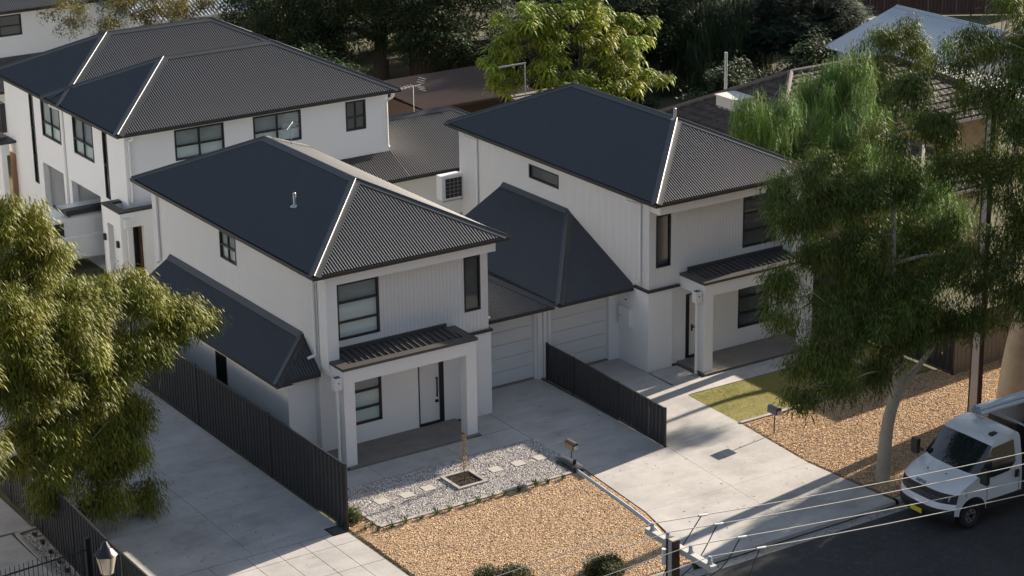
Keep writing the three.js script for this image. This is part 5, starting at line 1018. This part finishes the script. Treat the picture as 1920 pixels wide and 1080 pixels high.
// ---------------------------------------------------------------- vehicles
{
  const X0 = 12.12, ZC = 7.76, Y0 = -0.125;
  const t = thing('work_truck', 'white flatbed work truck with pipe rack parked at the kerb', 'truck', [X0 + 2, Y0, ZC]);
  const hw = (x, y) => (0.98 - 0.17 * Math.pow(Math.max(0, (y - 1.25) / 0.98), 1.3));
  const prof = [[0.1, 0.3], [0.03, 0.4], [0.0, 0.55], [0.02, 0.66], [0.05, 0.74], [0.09, 0.8], [0.13, 0.96], [0.17, 1.04], [0.32, 1.14], [0.6, 1.25], [0.98, 1.36], [1.04, 1.4], [1.62, 2.05], [1.74, 2.14], [2.05, 2.22], [2.5, 2.24], [2.62, 2.19], [2.66, 2.08], [2.68, 0.55]];
  const nose = (x) => Math.max(0, 1 - x / 1.9);
  const P = (x, y, tt, o = 0) => { const w = hw(x, y); return V(X0 + x + 0.34 * nose(x) * Math.pow(Math.abs(tt), 3.2) - o, Y0 + y + 0.03 * (1 - tt * tt) * (y > 1.9 || (x > 0.15 && y > 1 && y < 1.4) ? 1 : 0), ZC + w * tt); };
  const seg = (i0, i1, t0 = -1, t1 = 1, o = 0) => grid((i1 - i0) * 3, 20, (a, b) => { const f = i0 + a * (i1 - i0), k = Math.min(prof.length - 2, Math.floor(f)), q = f - k, x = prof[k][0] + (prof[k + 1][0] - prof[k][0]) * q, y = prof[k][1] + (prof[k + 1][1] - prof[k][1]) * q; return P(x, y, t0 + (t1 - t0) * b, o); });
  const cab = part(t, 'cab', [seg(3, 5), seg(7, 11), seg(12, 18)], M.carPaint);
  part(t, 'bumper', seg(0, 3), M.plasticBlack);
  const gr = part(t, 'grille', seg(5, 7), M.plasticBlack);
  for (let k = 0; k < 3; k++) part(gr, 'grille_bar', grid(1, 18, (a, b) => P(0.1 + k * 0.013, 0.83 + k * 0.045 + a * 0.012, -0.72 + 1.44 * b, 0.012)), M.steel);
  const darkGlass = new THREE.MeshPhysicalMaterial({ color: lin(0.015, 0.02, 0.022), roughness: 0.04, clearcoat: 1, side: THREE.DoubleSide });
  part(t, 'windscreen', seg(11, 12), darkGlass);
  for (const s of [-1, 1]) {
    const pts = []; for (const [x, y] of prof.slice(3)) { const q = P(x, y, s); pts.push([q.x, q.y - Y0, q.z]); }
    const wx = X0 + 0.98, wy = 0.35, arch = []; for (let k = 0; k <= 12; k++) { const a = Math.PI * k / 12; arch.push([wx + Math.cos(a) * 0.46, wy + 0.1 + Math.sin(a) * 0.42]); }
    const out = [...pts.map((p) => [p[0], p[1]]), [X0 + 2.68, 0.5], [arch[0][0], 0.45], ...arch.slice(1, -1), [arch[12][0], 0.45], [pts[0][0], 0.5]];
    const tris = THREE.ShapeUtils.triangulateShape(out.map((p) => new THREE.Vector2(p[0], p[1])), []), g = new GB(), zz = (p) => V(p[0], Y0 + p[1], ZC + s * hw(0, p[1]));
    for (const [a, b, c] of tris) g.tri(zz(out[a]), zz(out[b]), zz(out[c]));
    part(t, 'side_panel', g, M.carPaint);
    const sill = part(t, 'sill', box(X0 + 1.45, X0 + 2.66, Y0 + 0.42, Y0 + 0.66, ZC + s * 0.97, ZC + s * 1.0), M.plasticBlack);
    // side window
    const W = [[1.12, 1.38], [1.68, 2.0], [2.42, 2.06], [2.44, 1.5], [2.2, 1.3], [1.6, 1.26]], gw = new GB(), zw = (p) => V(X0 + p[0], Y0 + p[1], ZC + s * (hw(0, p[1]) + 0.008));
    for (const [a, b, c] of THREE.ShapeUtils.triangulateShape(W.map((p) => new THREE.Vector2(...p)), [])) gw.tri(zw(W[a]), zw(W[b]), zw(W[c]));
    part(t, 'side_window', gw, darkGlass);
    part(t, 'door_handle', box(X0 + 2.42, X0 + 2.54, Y0 + 1.06, Y0 + 1.26, ZC + s * 0.98, ZC + s * 1.005), M.plasticBlack);
    for (const xx of [1.46, 2.58]) part(t, 'door_seam', box(X0 + xx, X0 + xx + 0.012, Y0 + 0.68, Y0 + 1.24, ZC + s * 0.979, ZC + s * 0.984), M.plasticBlack);
    const hl = part(t, 'headlight', grid(6, 8, (a, b) => P(0.1 + 0.42 * b, 0.86 + 0.14 * a + 0.06 * b, s * (0.84 + 0.17 * b), 0.014)), M.lens);
    const mr = part(t, 'mirror', box(X0 + 1.02, X0 + 1.14, Y0 + 1.3, Y0 + 1.7, ZC + s * 1.14, ZC + s * 1.36), M.plasticBlack);
    part(mr, 'mirror_arm', box(X0 + 1.06, X0 + 1.11, Y0 + 1.42, Y0 + 1.5, ZC + s * 0.97, ZC + s * 1.14), M.plasticBlack);
    for (const wxx of [0.98, 4.4]) {
      const wc = [X0 + wxx, Y0 + 0.35, ZC + s * 0.86];
      const tyre = part(t, 'wheel', new THREE.TorusGeometry(0.26, 0.1, 10, 28).scale(1, 1, 1.15).translate(...wc), M.rubber);
      part(tyre, 'rim', [new THREE.CylinderGeometry(0.2, 0.17, 0.06, 22).rotateX(Math.PI / 2).translate(wc[0], wc[1], wc[2] + s * 0.04)], M.steel);
      for (let k = 0; k < 6; k++) part(tyre, 'rim_hole', new THREE.CylinderGeometry(0.032, 0.032, 0.01, 10).rotateX(Math.PI / 2).translate(wc[0] + 0.13 * Math.cos(k * 1.047), wc[1] + 0.13 * Math.sin(k * 1.047), wc[2] + s * 0.072), M.black);
      part(tyre, 'hub', new THREE.CylinderGeometry(0.06, 0.07, 0.1, 12).rotateX(Math.PI / 2).translate(wc[0], wc[1], wc[2] + s * 0.06), M.black);
    }
  }
  part(t, 'number_plate', box(X0 - 0.03, X0 - 0.008, Y0 + 0.4, Y0 + 0.52, ZC - 0.2, ZC + 0.2), M.plate, 'yellow number plate');
  const badge = new TextGeometry('IVECO', { font, size: 0.085, depth: 0.012, curveSegments: 4 }).rotateY(-Math.PI / 2).rotateZ(-0.9).translate(X0 + 0.2, Y0 + 1.095, ZC - 0.3);
  part(t, 'bonnet_badge', badge, mat(0.25, 0.25, 0.26, 0.25, { metalness: 0.8 }));
  part(t, 'roof_scoop', box(X0 + 1.86, X0 + 2.06, Y0 + 2.2, Y0 + 2.26, ZC + 0.52, ZC + 0.64), M.plasticBlack);
  for (const [x, z] of [[0.62, -0.3], [0.72, 0.25]]) part(t, 'washer_jet', new THREE.SphereGeometry(0.022, 8, 6).translate(X0 + x, Y0 + 1.29 + 0.03, ZC + z), M.black);
  // tray with black crates, rack and pipes
  const tray = part(t, 'tray', [box(X0 + 2.85, X0 + 6.9, Y0 + 0.85, Y0 + 0.97, ZC - 1, ZC + 1), box(X0 + 2.5, X0 + 6.9, Y0 + 0.55, Y0 + 0.75, ZC - 0.4, ZC + 0.4)], M.plasticBlack);
  part(tray, 'tray_side', box(X0 + 2.86, X0 + 6.9, Y0 + 0.971, Y0 + 1.4, ZC + 0.96, ZC + 1.0), M.plasticBlack);
  part(tray, 'tray_side', box(X0 + 2.86, X0 + 6.9, Y0 + 0.971, Y0 + 1.4, ZC - 1.0, ZC - 0.96), M.plasticBlack);
  part(tray, 'toolbox', box(X0 + 3.3, X0 + 4.8, Y0 + 0.975, Y0 + 2.0, ZC - 0.9, ZC + 0.1), M.black);
  const hoop = (x) => part(t, 'rack_hoop', pipe([V(X0 + x, Y0 + 0.9, ZC + 1.02), V(X0 + x, Y0 + 1.6, ZC + 1.02), V(X0 + x, Y0 + 2.15, ZC + 1.0), V(X0 + x, Y0 + 2.3, ZC + 0.85), V(X0 + x, Y0 + 2.32, ZC), V(X0 + x, Y0 + 2.3, ZC - 0.85), V(X0 + x, Y0 + 2.15, ZC - 1.0), V(X0 + x, Y0 + 0.9, ZC - 1.02)], 0.03, 8), M.galv);
  hoop(2.86); hoop(5.2);
  part(t, 'step_hoop', pipe([V(X0 + 2.9, Y0 + 0.95, ZC + 1.03), V(X0 + 2.92, Y0 + 0.4, ZC + 1.04), V(X0 + 3.05, Y0 + 0.28, ZC + 1.04), V(X0 + 3.3, Y0 + 0.3, ZC + 1.04), V(X0 + 3.42, Y0 + 0.6, ZC + 1.03), V(X0 + 3.45, Y0 + 0.9, ZC + 1.02)], 0.018, 7), M.galv);
  [[-0.5, 0], [-0.37, 0], [-0.24, 0], [-0.43, 0.11], [-0.3, 0.11]].forEach(([z, y]) => part(t, 'rack_pipe', bar(V(X0 + 2.3, Y0 + 2.42 + y, ZC + z), V(X0 + 7.6, Y0 + 2.42 + y, ZC + z), 0.062, 12), mat(0.62, 0.68, 0.72, 0.4)));
  part(t, 'strap', pipe([V(X0 + 3.6, Y0 + 2.0, ZC + 0.1), V(X0 + 3.9, Y0 + 1.7, ZC + 0.6), V(X0 + 4.3, Y0 + 1.2, ZC + 0.97)], 0.02, 5), mat(0.35, 0.1, 0.03, 0.7));
}
{
  const { RoundedBoxGeometry } = await import('three/addons/geometries/RoundedBoxGeometry.js');
  const t = thing('delivery_van', 'white van with black roof rack parked in the duplex carport', 'van', [3.4, 0, -24.3]);
  part(t, 'body', [new RoundedBoxGeometry(4.7, 0.9, 1.72, 4, 0.12).translate(3.2, 0.85, -24.3), new RoundedBoxGeometry(4.3, 1.0, 1.6, 4, 0.16).translate(3.1, 1.5, -24.3)], M.carPaint);
  part(t, 'side_recess', box(3.3, 3.9, 1.25, 1.75, -23.5, -23.49), M.whiteDoor);
  part(t, 'side_window', box(1.2, 2.2, 1.3, 1.8, -23.51, -23.485), M.black);
  for (const x of [1.7, 3.1 + 1.5]) for (const z of [-23.5, -25.1]) { const w = part(t, 'wheel', new THREE.TorusGeometry(0.22, 0.1, 10, 24).translate(x, 0.32, z), M.rubber); part(w, 'rim', new THREE.CylinderGeometry(0.17, 0.17, 0.12, 18).rotateX(Math.PI / 2).translate(x, 0.32, z), M.steel); }
  part(t, 'roof_rack', [box(2.3, 4.9, 2.06, 2.22, -23.75, -23.4), box(2.4, 2.46, 1.96, 2.06, -24.9, -23.5), box(4.4, 4.46, 1.96, 2.06, -24.9, -23.5)], M.plasticBlack);
}

scene.traverse((o) => { delete o.userData_base; });
renderer.render(scene, camera);
